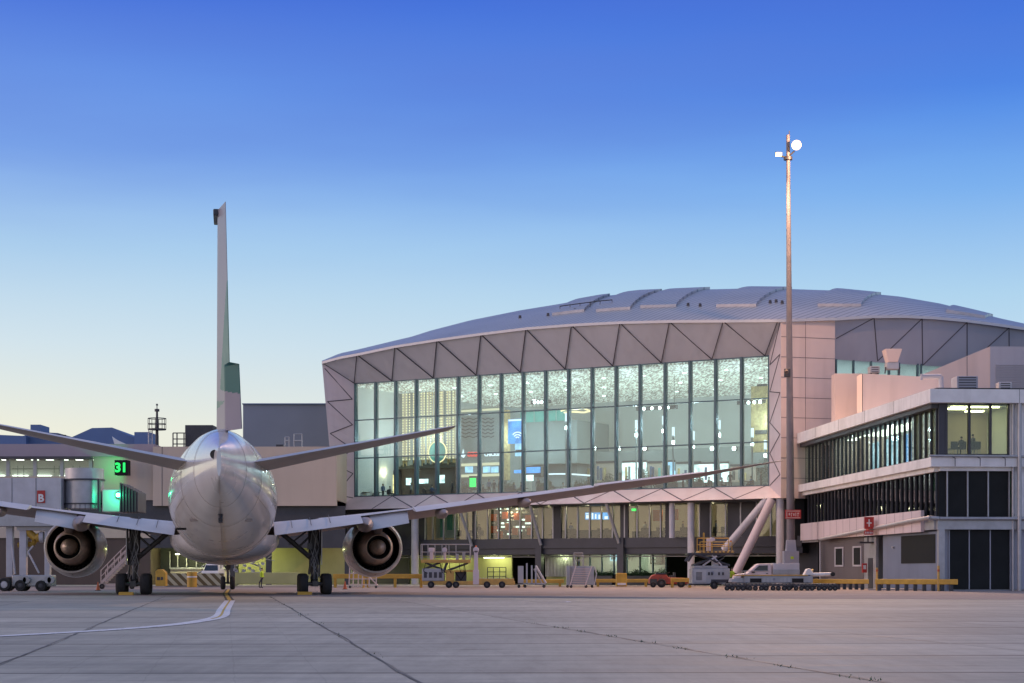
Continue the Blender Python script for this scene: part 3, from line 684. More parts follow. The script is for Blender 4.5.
# roof shell
def sil(px):
    T=[(322,362),(340,354),(357,350.5),(412,337.5),(430,331.5),(470,321),(520,311),(560,304.5),(600,297),(640,292.5),(700,290),(740,289),(790,289.5),(840,291),(900,297),(940,304),(980,314),(1000,319.5),(1024,325),(1100,343)]
    for (a,b),(c,d) in zip(T[:-1],T[1:]):
        if a<=px<=c: return b+(d-b)*(px-a)/(c-a)
    return T[-1][1]
def rD(px):
    T=[(322,226),(430,228),(560,226),(740,216),(850,210),(950,209),(1024,214),(1100,220)]
    for (a,b),(c,d) in zip(T[:-1],T[1:]):
        if a<=px<=c: return b+(d-b)*(px-a)/(c-a)
    return T[-1][1]
def front(px):
    if px<=781: return E(px)
    if px<835: return RT.lerp(CW.pt(CL,.25,ZC),(px-781)/54)
    return RF.p(px,re_(px),.3)
def roof(px,t,h=0):
    f=front(px)+Vector((0,-.15,.10)); D=rD(px); r=P(px,sil(px),D)
    if t<=1:
        q=f.lerp(r,t); q.z=f.z+(r.z-f.z)*(1-(1-t)**1.25)
    else: q=r+Vector(((t-1)*4,(t-1)*22,-(t-1)**2*7))
    q.z+=h; return q
pxs=[322+i*(1100-322)/150 for i in range(151)]; ts=[0,.04,.1,.2,.3,.4,.5,.6,.7,.8,.9,1,1.2,1.5,2]
m=MB(); m.grid([[roof(px,t) for px in pxs] for t in ts])
m.grid([[roof(px,0)+Vector((0,0,-.28)) for px in pxs],[roof(px,0) for px in pxs]],1)
m.grid([[roof(px,0)+Vector((0,0,-.28)) for px in pxs],[roof(px,.06)+Vector((0,0,-.35)) for px in pxs]],1)
def roof_mat():
    mt,nt,b=_bsdf('standing seam roof'); N=nt.nodes.new; L=nt.links.new
    tc=N('ShaderNodeTexCoord'); sp=N('ShaderNodeSeparateXYZ'); L(tc.outputs['Object'],sp.inputs[0])
    ad=N('ShaderNodeMath'); ad.operation='MULTIPLY_ADD'; L(sp.outputs['Y'],ad.inputs[0]); ad.inputs[1].default_value=-.62; L(sp.outputs['X'],ad.inputs[2])
    dv=N('ShaderNodeMath'); dv.operation='DIVIDE'; L(ad.outputs[0],dv.inputs[0]); dv.inputs[1].default_value=.85
    fr=N('ShaderNodeMath'); fr.operation='FRACT'; L(dv.outputs[0],fr.inputs[0])
    lt=N('ShaderNodeMath'); lt.operation='LESS_THAN'; L(fr.outputs[0],lt.inputs[0]); lt.inputs[1].default_value=.2
    n=N('ShaderNodeTexNoise'); n.inputs['Scale'].default_value=.15; n.inputs['Detail'].default_value=6; L(tc.outputs['Object'],n.inputs['Vector'])
    mx=N('ShaderNodeMix'); mx.data_type='RGBA'; L(lt.outputs[0],mx.inputs[0]); mx.inputs[6].default_value=(.58,.57,.57,1); mx.inputs[7].default_value=(.24,.24,.26,1)
    sc=N('ShaderNodeMix'); sc.data_type='RGBA'; sc.blend_type='MULTIPLY'; sc.inputs[0].default_value=.35; L(mx.outputs[2],sc.inputs[6]); L(n.outputs['Fac'],sc.inputs[7]); L(sc.outputs[2],b.inputs['Base Color'])
    b.inputs['Roughness'].default_value=.38; b.inputs['Metallic'].default_value=.4
    bp=N('ShaderNodeBump'); bp.inputs['Distance'].default_value=.08; bp.inputs['Strength'].default_value=.6; L(lt.outputs[0],bp.inputs['Height']); L(bp.outputs[0],b.inputs['Normal'])
    W['roofm']=mt
roof_mat()
fas=mat('roof edge trim',(.45,.45,.48),.35,.3,.05,.3); W['fascia']=fas
rf=m.build('roof',['roofm','fascia'],tb,smooth=40)
def monitor(x0,x1,t0,t1,sh,h=.28):
    m=MB(); n=10; rows=[]
    for i in range(n+1):
        t=t0+(t1-t0)*i/n; k=sh*(i/n)**1.3; rows.append([roof(x0+(x1-x0)*j/8+k,t,h) for j in range(9)])
    m.grid(rows)
    m.grid([[roof(x0+(x1-x0)*j/8,t0,-.2) for j in range(9)],rows[0]],1)
    m.grid([[roof(x0+(x1-x0)*0+sh*(i/n)**1.3,t0+(t1-t0)*i/n,-.2) for i in range(n+1)],[r[0] for r in rows]],0)
    m.grid([[roof(x1+sh*(i/n)**1.3,t0+(t1-t0)*i/n,-.2) for i in range(n+1)],[r[-1] for r in rows]],0)
    m.grid([[roof(x0+(x1-x0)*j/8+sh,t1,-.2) for j in range(9)],rows[-1]],1)
    m.build('roof_monitor',['roofm','steelw'],rf,recalc=True)
for a in ((552,584,.30,.85,26),(596,630,.26,.9,32),(640,676,.28,.95,34),(716,756,.26,.95,36),(817,861,.26,.92,20),(946,985,.26,.75,8)): monitor(*a)
m=MB(); m.path([roof(px,.42,.55) for px in (560,580,600,612)],.06,5); 
for px in (560,570,580,590,600,612): m.tube(roof(px,.42),roof(px,.42,.6),.04,.04,5)
for px,t in ((520,.35),(548,.3),(575,.35),(688,.3),(700,.28),(770,.34),(776,.36),(782,.33),(788,.35)): m.tube(roof(px,t,-.2),roof(px,t,.3),.2,.14,8)
m.build('roof_railing',['dark'],rf)
# ---- first floor office strip and undercroft (same building)
a0=_a(336,-.8); a1=TF.at(781,-.8)[0]
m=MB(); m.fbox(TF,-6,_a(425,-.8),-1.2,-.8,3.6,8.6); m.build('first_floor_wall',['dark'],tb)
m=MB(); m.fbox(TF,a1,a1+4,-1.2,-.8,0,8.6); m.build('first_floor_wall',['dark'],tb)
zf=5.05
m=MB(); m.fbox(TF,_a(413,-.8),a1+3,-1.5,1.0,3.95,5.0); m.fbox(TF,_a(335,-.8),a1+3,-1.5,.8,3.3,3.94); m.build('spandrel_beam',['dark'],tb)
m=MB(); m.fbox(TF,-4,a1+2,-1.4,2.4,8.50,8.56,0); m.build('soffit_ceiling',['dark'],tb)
opx=[425.5,433,444,455.5,467,476,488,499,510,520.5,532,543,553.5,566,578,590,601.5,613,625,637.5,650,661,671,689,700,711,726,741,757,771]
m=MB(); m.fbox(TF,_a(425,-.8),a1,-.84,-.80,5.0,8.5); m.build('office_window_glass',['glassw'],tb)
for i,px in enumerate(opx):
    m=MB(); a=_a(px,-.8); w_=.07; m.fbox(TF,a-w_,a+w_,-.9,-.66,5.0,8.5); m.build('office_mullion',['steelp'],tb)
for p,q in ((553.5,562),(620,629),(472,477),(665,672),(700,711),(727,741),(741,757)):
    m=MB(); m.fbox(TF,_a(p,-.8)+.08,_a(q,-.8)-.08,-.95,-.70,5.0,8.5); m.build('blank_window_panel',['dark'],tb)
# structure under the hall: floors, walls
m=MB(); m.fbox(TF,-2,TL+3.2,-34,-.5,9.3,9.98); m.fbox(TF,-2,TL+3.2,-34,-1.0,4.5,4.99); m.fbox(TF,-2,TL+3.2,-34,-1.0,3.5,3.7); m.build('floor_slab',['floorin'],tb)
m=MB(); m.fbox(TF,-2,TL+3,-9,-8.8,4.99,9.2); m.build('office_back_wall',['beige'],tb)
m=MB(); m.fbox(TF,-2,TL+3,-8.8,-.9,8.75,8.8); m.build('office_ceiling',['interior'],tb)
m=MB()
for i in range(15): a=4+i*3.3; m.fbox(TF,a,a+1.4,-3.5,-2.9,8.66,8.72)
m.build('office_luminaire',['e_yel'],tb)
# columns and braces
def colm(px,b,r,z0,z1,ms,nm='column'):
    a=TF.at(px,b)[0]; m=MB(); m.tube(TF.pt(a,b,z0),TF.pt(a,b,z1),r,r,16); return m.build(nm,[ms],tb,smooth=40)
colm(415,1.8,.42,0,8.6,'steelw'); colm(672,1.8,.30,4.9,8.6,'steelw'); colm(691,1.8,.36,0,8.6,'steelw'); colm(780,2.4,.40,0,8.75,'steelw')
colm(537,-.3,.15,0,3.6,'dark')
for px in (621,539): 
    a=TF.at(px,1.0)[0]; m=MB(); m.fbox(TF,a-.38,a+.38,.6,1.2,0,5.0); m.build('column',['dark'],tb)
def brace(p,q,b0,b1,r,ms):
    A_=TF.p(p[0],p[1],b0); B_=TF.p(q[0],q[1],b1); m=MB(); m.tube(A_,B_,r,r,14); m.build('brace',[ms],tb,smooth=40)
brace((767,499),(724,550),2.6,3.0,.38,'steelw'); brace((772,499),(736,573),2.8,4.0,.44,'panel_low')
brace((606,503),(619,543),2.6,1.2,.17,'steelp'); brace((530,505),(541,545),2.6,1.2,.17,'steelp'); brace((459,508),(472,546),2.6,1.2,.17,'steelp'); brace((350,560),(342,590),2,1,.2,'steelw') if False else None
# undercroft walls
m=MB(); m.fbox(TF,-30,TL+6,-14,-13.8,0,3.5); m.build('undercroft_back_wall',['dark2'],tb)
def uw(p,q,b,z0,z1,ms,nm,th=.2):
    m=MB(); m.fbox(TF,TF.at(p,b)[0],TF.at(q,b)[0],b-th,b,z0,z1); return m.build(nm,[ms],tb)
uw(478,512,-4,0,3.4,'olive','garage_wall'); uw(268,347,-4,0,3.4,'olive','garage_wall'); uw(347,409,-4,0,3.4,'darkin','garage_wall'); uw(409,478,-5,0,3.4,'olive','garage_wall')
m=MB()
for i in range(22):
    a=TF.at(546,-2)[0]+i*(TF.at(577,-2)[0]-TF.at(546,-2)[0])/22; m.fbox(TF,a,a+.09,-2.1,-1.9,.9,3.4)
m.fbox(TF,TF.at(545,-2.3)[0],TF.at(578,-2.3)[0],-2.8,-2.6,0,3.4,1); m.build('slatted_screen',['steelp','olive'],tb)
m=MB()
for px in (579,590,602,614,627,640,653,666): a=TF.at(px,-1.6)[0]; m.fbox(TF,a-.06,a+.06,-1.7,-1.5,1.2,3.4)
m.fbox(TF,TF.at(579,-1.6)[0],TF.at(666,-1.6)[0],-1.75,-1.5,1.05,1.2); m.build('ground_floor_mullion',['mull'],tb)
uw(579,666,-4.5,1.1,3.4,'interior','ground_office_wall'); uw(579,666,-1.5,0,1.08,'darkin','ground_office_base')
uw(578,579,-1.5,0,3.5,'dark','side_pier'); 
m=MB(); m.fbox(TF,TF.at(579,-1.62)[0],TF.at(666,-1.62)[0],-1.64,-1.62,1.2,3.4); m.build('ground_office_glass',['glassw'],tb)
for p,q,z in ((484,504,3.05),(285,296,3.2),(323,337,3.1),(270,277,3.15)):
    m=MB(); b=-3.2; A_=TF.pt(TF.at(p,b)[0],b,z); B_=TF.pt(TF.at(q,b)[0],b,z); m.tube(A_,B_,.10,.10,8); m.build('fluorescent_tube',['e_tube'],tb)
for p,q,z,b in ((548,556,3.3,-1.0),(560,570,2.75,-2.3),(585,595,3.35,-3),(640,652,3.35,-3),(440,452,3.35,-2),(455,470,3.3,-4),(610,618,3.35,-3),(761,766,3.3,-4),(770,776,3.3,-3)):
    m=MB(); m.fbox(TF,TF.at(p,b)[0],TF.at(q,b)[0],b-.12,b,z,z+.05); m.build('batten_lamp',['e_tube'],tb)
for px,b,z,e,c_ in ((495,-2.2,2.8,170,(.95,1,.50)),(440,-3,2.8,130,(.95,1,.5)),(305,-1.5,3.0,400,(.98,1,.40)),(335,-1.5,3.0,300,(.98,1,.45)),(560,-1.2,2.9,70,(.85,1,.5)),(610,-3,3.0,60,(.9,1,.8)),(645,-3,3.0,60,(.9,1,.8)),(720,-6,3,60,(.6,.9,.4)),(760,-6,3,60,(.6,.9,.4))):
    lp=bpy.data.lights.new('undercroft_lamp','POINT'); lp.energy=e; lp.color=c_; lp.shadow_soft_size=.25; lo_=bpy.data.objects.new('undercroft_lamp',lp); col.objects.link(lo_); lo_.location=TF.pt(TF.at(px,b)[0],b,z)
for px in (185,215,250): 
    lp=bpy.data.lights.new('undercroft_lamp','POINT'); lp.energy=330; lp.color=(.97,1,.42); lp.shadow_soft_size=.25; lo_=bpy.data.objects.new('undercroft_lamp',lp); col.objects.link(lo_); lo_.location=(sx(px,202),202,3.4)
for i in range(9):
    lp=bpy.data.lights.new('office_lamp','POINT'); lp.energy=95; lp.color=(1,.80,.52); lp.shadow_soft_size=.2; lo_=bpy.data.objects.new('office_lamp',lp); col.objects.link(lo_); lo_.location=TF.pt(9+i*5,-3.6,8.2)
# pipes and beams in the undercroft mouth
m=MB(); m.path([TF.pt(-2,-.2,3.05),TF.pt(TL+2,-.2,3.05)],.07,6); m.path([TF.pt(-2,-.5,3.25),TF.pt(TL+2,-.5,3.25)],.05,6)
for i in range(14): m.tube(TF.pt(i*3.9,-.3,3.0),TF.pt(i*3.9,-.3,3.6),.05,.05,6)
m.build('service_pipe',['steelp'],tb)

# ---- the hall behind the glass
ZCE=23.0; HD=34
def speck():
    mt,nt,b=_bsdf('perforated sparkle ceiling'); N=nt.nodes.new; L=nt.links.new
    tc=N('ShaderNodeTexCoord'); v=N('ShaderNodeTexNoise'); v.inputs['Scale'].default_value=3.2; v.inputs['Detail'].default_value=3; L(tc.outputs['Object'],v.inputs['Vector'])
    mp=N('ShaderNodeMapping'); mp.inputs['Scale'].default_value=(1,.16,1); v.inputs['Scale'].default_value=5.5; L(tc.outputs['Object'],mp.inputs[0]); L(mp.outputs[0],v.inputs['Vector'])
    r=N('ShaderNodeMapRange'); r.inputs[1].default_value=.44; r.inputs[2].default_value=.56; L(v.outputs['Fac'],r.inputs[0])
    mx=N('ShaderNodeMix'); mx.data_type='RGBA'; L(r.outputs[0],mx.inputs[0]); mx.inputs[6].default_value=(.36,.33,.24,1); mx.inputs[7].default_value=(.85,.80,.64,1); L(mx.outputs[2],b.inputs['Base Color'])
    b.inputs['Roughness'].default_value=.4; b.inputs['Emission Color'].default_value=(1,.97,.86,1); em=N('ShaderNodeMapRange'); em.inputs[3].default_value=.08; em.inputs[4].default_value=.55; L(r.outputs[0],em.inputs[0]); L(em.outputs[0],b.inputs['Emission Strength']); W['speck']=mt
speck()
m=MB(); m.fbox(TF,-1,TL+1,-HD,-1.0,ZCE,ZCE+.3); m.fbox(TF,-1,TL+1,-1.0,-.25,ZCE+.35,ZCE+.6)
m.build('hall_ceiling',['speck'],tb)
m=MB(); m.fbox(TF,-1,TL+1,-HD-.3,-HD,9.98,ZCE); m.fbox(TF,-1.3,-1,-HD,-.6,9.98,ZCE); m.fbox(TF,TL+1,TL+1.3,-HD,-.6,9.98,ZCE)
m.build('hall_wall',['interior'],tb)
# ring-shaped luminaires let into the ceiling (point lights added below them give most of the light)
m=MB()
for i in range(10):
    for j in range(3):
        a=3.5+i*5.0; b=-8-j*9; m.lathe([(0,.001),(0,.22),(.04,.22),(.04,.001)],TF.pt(a,b,ZCE-.05),(0,0,1),10)
m.build('ceiling_luminaire',['e_ceil'],tb)
for i in range(7):
    for j in range(2):
        lp=bpy.data.lights.new('hall_fill_light','POINT'); lp.energy=560; lp.color=(.90,.98,1); lp.shadow_soft_size=.25; lo_=bpy.data.objects.new('hall_fill_light',lp); col.objects.link(lo_); lo_.location=TF.pt(4+i*7.3,-7-j*11,17.5)  # unseen point lights added in mid-air to brighten the hall
for px,bb in ((372,-5),(420,-6),(385,-7)):
    lp=bpy.data.lights.new('food_hall_lamp','POINT'); lp.energy=140; lp.color=(1,.74,.38); lp.shadow_soft_size=.2; lo_=bpy.data.objects.new('food_hall_lamp',lp); col.objects.link(lo_); lo_.location=TF.pt(TF.at(px,bb)[0],bb,13.3)
# mezzanine
m=MB(); m.fbox(TF,TF.at(545,-28)[0],TL+1,-33,-27,13.6,16.2); m.build('mezzanine_front',['greyin'],tb)
m=MB(); m.fbox(TF,TF.at(524,-22)[0],TF.at(577,-22)[0],-30,-22,14.6,19.8); m.fbox(TF,TF.at(545,-24)[0],TF.at(577,-24)[0],-30,-24,9.98,14.6); m.build('plant_block',['greyin'],tb)
m=MB(); m.fbox(TF,TF.at(501,-22)[0],TF.at(566,-22)[0],-22.2,-22.1,19.8,21.3); m.build('glass_balustrade',['turq'],tb)
m=MB(); m.fbox(TF,TF.at(501,-21.9)[0],TF.at(566,-21.9)[0],-21.95,-21.9,21.3,21.38)
for px in (501,512,523,534,545,556,566): a=TF.at(px,-21.9)[0]; m.fbox(TF,a-.03,a+.03,-21.95,-21.9,19.8,21.35)
m.build('balustrade_rail',['steelp'],tb)
HALL=[]
def hbox(p,q,y0,y1,b,th,ms,nm,parent):   # a slab seen between px p..q and py y0(top)..y1(bottom) on the plane b
    aL=TF.at(p,b)[0]; aR,D=TF.at(q,b); am=(aL+aR)/2; Dm=TF.pt(am,b,0).y
    m=MB(); m.fbox(TF,aL,aR,b-th,b,max(9.99,sz(y1,Dm)),sz(y0,Dm)); return m.build(nm,[ms],parent)
def hthing(nm,label,cat,px,b,group=None):
    return thing(nm,label,cat,TF.pt(TF.at(px,b)[0],b,9.98),group)
# left: food hall with brass chain screen
t=hthing('chain_screen','tall screen of hanging brass chains behind the leftmost glass bays','screen',425,-9)
rnd=random.Random(3)
for i in range(34):
    px=398+i*1.72; m=MB(); a=TF.at(px,-9)[0]; z0=14.2+rnd.uniform(-.2,.2); wd=rnd.choice([.035,.05,.12]); m.fbox(TF,a-wd,a+wd,-9.05,-9,z0,22.8); m.build('chain',['gold' if wd<.1 else 'greyin'],t)
for i in range(15):
    px=402+i*3.7+rnd.uniform(-1,1); m=MB(); a=TF.at(px,-8.8)[0]; 
    for k in range(26): z=14.8+k*.31; m.fbox(TF,a-.05,a+.05,-8.85,-8.75,z,z+.13)
    m.build('string_light',['e_gold'],t)
t=hthing('round_sign','round pale glass sign disc hanging against the brass chain screen','sign',437,-8)
a,z=TF.img(438,452,-8); m=MB(); c=TF.pt(a,-8,z); ax=(TF.ey.x,TF.ey.y,0); m.lathe([(0,.0001),(0,1.25),(.1,1.25),(.1,.0001)],c,ax,32); m.build('disc',['turq'],t)
m=MB(); m.lathe([(.05,1.2),(.05,1.3),(.16,1.3),(.16,1.2),(.05,1.2)],c,ax,32); m.build('ring',['e_gold'],t)
t=hthing('food_counter','brown timber food counter with warm shelf lights in the leftmost bays','counter',385,-9)
hbox(357,396,471,497,-9,1.0,'brown','counter_front',t)
for p,q,y0,y1 in ((362,364.5,472,486),(371,374.5,472,487),(382,386,473,486),(391,394,475,495)): hbox(p,q,y0,y1,-8.9,.05,'e_yel','shelf_light',t)
hbox(359,363,471,473,-8.9,.05,'e_yel','shelf_light',t)
t=hthing('bar_counter','long brown bar with pale glowing displays under the chain screen','counter',430,-10)
hbox(384,456,460,498,-10,.8,'brown','bar_front',t); hbox(384,392,461,478,-9.6,.3,'darkin','bar_post',t); hbox(396,456,462,468,-9.5,.4,'darkin','canopy',t)
for p,q,y0,y1 in ((406,411,478,485),(418,428,479,483.5),(439,444.5,475,483),(350+6,350+9,478,480)): hbox(p,q,y0,y1,-9.1,.05,'e_panel','display_panel',t)
t=hthing('shop_unit','grey-green shop front with two columns of chevrons and a food name','shop front',478,-12)
hbox(459,507,408,498,-12,3,'greyin','shop_wall',t); hbox(459,503.5,409,411,-11.8,.2,'e_neon','cornice_light',t); hbox(503,508,410,480,-11.7,.5,'gold','side_frame',t); hbox(458,500,463,465.5,-11.6,.6,'e_neon','canopy_light',t); hbox(459,503,474,476.5,-11.6,.6,'e_neon','shelf_light',t)
for p,q in ((465,472.5),(483,490),(491,498)): hbox(p,q,466.5,472.5,-11.5,.1,'e_bluew','menu_screen',t)
for k0,k1 in ((461.5,477.5),(482.5,494)):
    m=MB()
    for r_ in range(6):
        y=418+r_*3.6
        pts=[TF.p(k0+(k1-k0)*i/4,y+(1.6 if i%2 else 0),-11.9) for i in range(5)]
        for A_,B_ in zip(pts[:-1],pts[1:]): m.strip(A_,B_,.10,(TF.ey.x,TF.ey.y,0),.05)
    m.build('chevron_pattern',['dark'],t)
D_=TF.at(473,-11.8)[1]; tx=(TF.ex.x,TF.ex.y,0)
m=MB()
for q in (469.3,472.5,475.7):
    c=TF.p(q,454.3,-11.8); m.lathe([(0,.12),(0,.30),(.04,.30),(.04,.12)],c,(TF.ey.x,TF.ey.y,0),14)
m.build('red_lettering',['e_signr'],t)
text('CHICKEN',.56,TF.p(493,454.5,-11.8),tx,'white_sign_lettering','e_signw',t,.03,bold=.02)
m=MB(); c=TF.p(463,454,-11.8); m.prism([c+Vector((dx*TF.ex.x,dx*TF.ex.y,dz)) for dx,dz in ((-.35,-.05),(-.1,.15),(0,.6),(.12,.1),(.35,-.1),(.1,-.45),(-.2,-.35))],(-TF.ey.x*.05,-TF.ey.y*.05,0)); m.build('white_emblem',['e_signw'],t)
t=hthing('wifi_screen','tall bright blue advertising screen showing a white wireless symbol','screen',515,-10)
hbox(508,522,419,443.5,-10,.3,'e_blue','screen_face',t); hbox(515,522,443.5,456,-10,.3,'e_bluew','screen_face',t); hbox(508.5,521.5,419.3,421,-9.97,.02,'e_signw','screen_header',t)
m=MB(); c=TF.p(517.5,437,-9.9)
for r_ in (.30,.58,.86):
    pts=[c+Vector((math.sin(an)*r_*TF.ex.x,math.sin(an)*r_*TF.ex.y,math.cos(an)*r_-.3)) for an in [R(-48+i*12) for i in range(9)]]
    for A_,B_ in zip(pts[:-1],pts[1:]): m.strip(A_,B_,.13,(TF.ey.x,TF.ey.y,0),.05)
m.build('wireless_symbol',['e_signw'],t)
m=MB(); m.fbox(TF,TF.at(515.5,-9.95)[0],TF.at(521.5,-9.95)[0],-9.97,-9.93,sz(455.6,220),sz(453.8,220)); m.build('screen_caption',['dark'],t)
t=hthing('blue_kiosk','low information kiosk with deep blue light box','kiosk',530,-7); hbox(514,520,470,473,-7,.5,'e_blue','light_box',t); hbox(525,541,466,477,-7,1.5,'darkin','kiosk_body',t); hbox(526,540,467,473,-6.9,.1,'e_blue','light_box',t); hbox(526,533,475,481,-6.8,.1,'e_panel','display_panel',t)
t=hthing('curved_counter','service counter with a glowing white edge under the mezzanine','counter',560,-13); hbox(532,592,477,495,-13,1,'greyin','counter_front',t)
m=MB(); pts=[TF.p(530+i*6.0,475.5-1.6*math.sin(i/10*math.pi),-12.5) for i in range(11)]; m.path(pts,.09,6); m.build('counter_light_edge',['e_signw'],t)
# shops below the mezzanine
for i,(p,q,y0,ms,lb) in enumerate(((534,592,464,'interior','pale shop front behind the curved counter'),(594,616,463,'beige','beige shop front left of the brightest shop window'),(622,646,462.5,'e_panel','bright white shop window under the mezzanine'),(648,662,463,'beige','narrow beige shop front under the mezzanine'),(663,674,462,'e_bluew','narrow pale blue lit shop window'),(676,700,463.5,'interior','plain pale shop front between two lit windows'),(694,728,464,'e_panel','bright white shop window nearest the right end of the hall'),(730,756,466,'beige','beige shop front at the right end of the hall'))):
    t=hthing('shop_unit',lb,'shop front',(p+q)/2,-27.5); hbox(p,q,y0,482,-26.9,.4,ms,'shop_wall',t); hbox(p,q,y0-2,y0,-26.7,.6,'dark','shop_header',t)
    r2=random.Random(i)
    for k in range(4):
        x=p+1+r2.random()*(q-p-4); hbox(x,x+2.2,y0+3+r2.random()*4,480,-26.0,.1,r2.choice(['greyin','gold','darkin','shirt_b','turq']),'display_stand',t)
t=hthing('yellow_display_wall','tall yellow display wall at the right end of the hall','display',760,-9); hbox(751,767,386,452,-9,.6,'gold','wall_face',t); hbox(755,767,430,434,-8.9,.1,'darkin','wall_motif',t); hbox(757,766,384,386,-8.8,.4,'darkin','wall_cap',t)
# hanging lamp bars
for i,(p,q,y,b,lb) in enumerate(((531,549,402.5,-9,'short hanging lamp bar in front of the turquoise balustrade'),(636,676,409,-9,'wide hanging lamp bar in the middle of the hall'),(737,766,403,-9,'hanging lamp bar at the right end of the hall'))):
    t=hthing('lamp_bar',lb,'lamp',(p+q)/2,b,'hanging lamp bars'); 
    aL,z=TF.img(p,y,b); aR=TF.at(q,b)[0]; m=MB(); m.fbox(TF,aL,aR,b-.5,b,z-.18,z+.22); m.build('bar',['darkin'],t)
    m=MB(); m.tube(TF.pt(aL+.3,b-.2,z),TF.pt(aL+.3,b-.2,ZCE),.02); m.tube(TF.pt(aR-.3,b-.2,z),TF.pt(aR-.3,b-.2,ZCE),.02); m.build('hanger',['darkin'],t)
    for k in range(4):
        a=aL+(aR-aL)*(.2+.2*k); m=MB(); c=TF.pt(a,b+.02,z-.02); m.lathe([(0,.0001),(0,.17),(.05,.14),(.06,.0001)],c,(TF.ey.x,TF.ey.y,0),12); m.build('lamp',['e_white'],t)
t=hthing('cloud_pendant','gold swirling pendant hanging above the grey block','lamp',577,-12); m=MB(); m.path([TF.p(px,y,-12) for px,y in ((561,411),(568,408.5),(576,409.5),(583,408),(590,411),(584,412.5),(574,411.8),(564,412.6))],.10,6); m.build('ribbon',['e_gold'],t)
# light posts on the hall floor
for i,(px,y0) in enumerate(((566,413),(632,430) if False else (636,420),(663,416),(673,427),(693,431),(719,420),(752,428),(765,440))):
    t=hthing('light_post','slim light post with a glowing head, '+['first','second','third','fourth','fifth','sixth','seventh','eighth'][i]+' from the left','lamp post',px,-6-(i%3)*2,'slim light posts in the hall')
    b=-6-(i%3)*2; a,z=TF.img(px,y0,b); m=MB(); m.fbox(TF,a-.07,a+.07,b-.1,b,9.98,z-.9); m.build('post',['greyin'],t)
    m=MB(); m.fbox(TF,a-.13,a+.13,b-.15,b,z-1.0,z); m.build('lamp_head',['e_signw'],t); m=MB(); m.fbox(TF,a-.12,a+.12,b-.15,b,z-1.85,z-1.45); m.build('lower_lamp',['e_white'],t)
for i,px in enumerate((558.5,577.5,594.5,619,644.5,712,734,757)):
    t=hthing('spotlight','bright round spotlight on the mezzanine edge, '+['first','second','third','fourth','fifth','sixth','seventh','eighth'][i]+' from the left','lamp',px,-26.8,'spotlights along the mezzanine edge'); a,z=TF.img(px,448.5,-26.5); c=TF.pt(a,-26.5,z); m=MB(); m.lathe([(0,.0001),(0,.24),(.1,.2),(.12,.0001)],c,(TF.ey.x,TF.ey.y,0),12); m.build('lens',['e_white'],t); m=MB(); m.fbox(TF,a-.2,a+.2,-27,-26.55,z-.2,z+.2); m.build('housing',['darkin'],t)
# first floor furnishings
def obox(p,q,y0,y1,b,th,ms,nm,parent):
    aL=TF.at(p,b)[0]; aR=TF.at(q,b)[0]; Dm=TF.pt((aL+aR)/2,b,0).y; m=MB(); m.fbox(TF,aL,aR,b-th,b,max(5.0,sz(y1,Dm)),min(8.6,sz(y0,Dm))); return m.build(nm,[ms],parent)
def othing(nm,label,cat,px,b,group=None): return thing(nm,label,cat,TF.pt(TF.at(px,b)[0],b,5.0),group)
t=othing('shelf_wall','white shelf wall of small boxes with bright orange panels, first floor','shelving',518,-4)
obox(491,537,507,538,-4.6,.3,'darkin','backing',t); rnd=random.Random(11)
for i in range(15):
    for k in range(8):
        px=492+i*3.0; y=508+k*3.6
        if rnd.random()<.5: obox(px,px+1.8,y,y+1.7,-4.1,.3,'e_panel' if rnd.random()<.25 else 'white','shelf_box',t)
for px,y in ((490.5,514),(491,526),(502,512),(505,523),(514,513),(512,528),(525,515),(527,528),(497,531)): obox(px,px+5,y,y+7,-3.9,.2,'orange','orange_panel',t)
t=othing('information_screen','row of blue first-floor screens with white lettering','screen',597,-3)
for p,q in ((585,590.5),(591,597),(597.5,603),(603.5,608.5)): obox(p,q,512.5,519.5,-3,.12,'e_blue','screen',t)
m=MB()
for q0,q1,y0,y1 in ((585.8,589.8,513.3,514.2),(586,589,515,518.5),(591.8,593,513,518.8),(595,596.2,514,518.8),(598.5,602.3,514.5,519),(604.5,607.5,516.2,519)): 
    A_=TF.p(q0,y1,-2.9); B_=TF.p(q1,y0,-2.9); m.fbox(TF,TF.at(q0,-2.9)[0],TF.at(q1,-2.9)[0],-2.95,-2.9,A_.z,B_.z)
m.build('screen_graphics',['e_signw'],t)
t=othing('exit_sign','small green exit sign on the first floor','sign',634,-2.5); obox(631.5,636,508.5,511,-2.5,.1,'e_green','sign_face',t)
t=othing('poster_panel','red poster on first-floor wall right of the exit sign','poster',655,-3); obox(653,662,510,521,-3,.1,'orange','poster_face',t)
t=othing('poster_panel','red poster on first-floor wall beside the white column','poster',675,-3); obox(673,678,509,520,-3,.1,'orange','poster_face',t)
t=othing('glass_door','pale green glazed office door on the first floor','door',438,-3)
obox(436,458,508,538,-3,.15,'interior','frame',t); obox(440,444,514,537,-2.9,.1,'turq','door_leaf',t); obox(447,452,512,530,-2.9,.1,'turq','door_leaf',t)
rnd=random.Random(21)
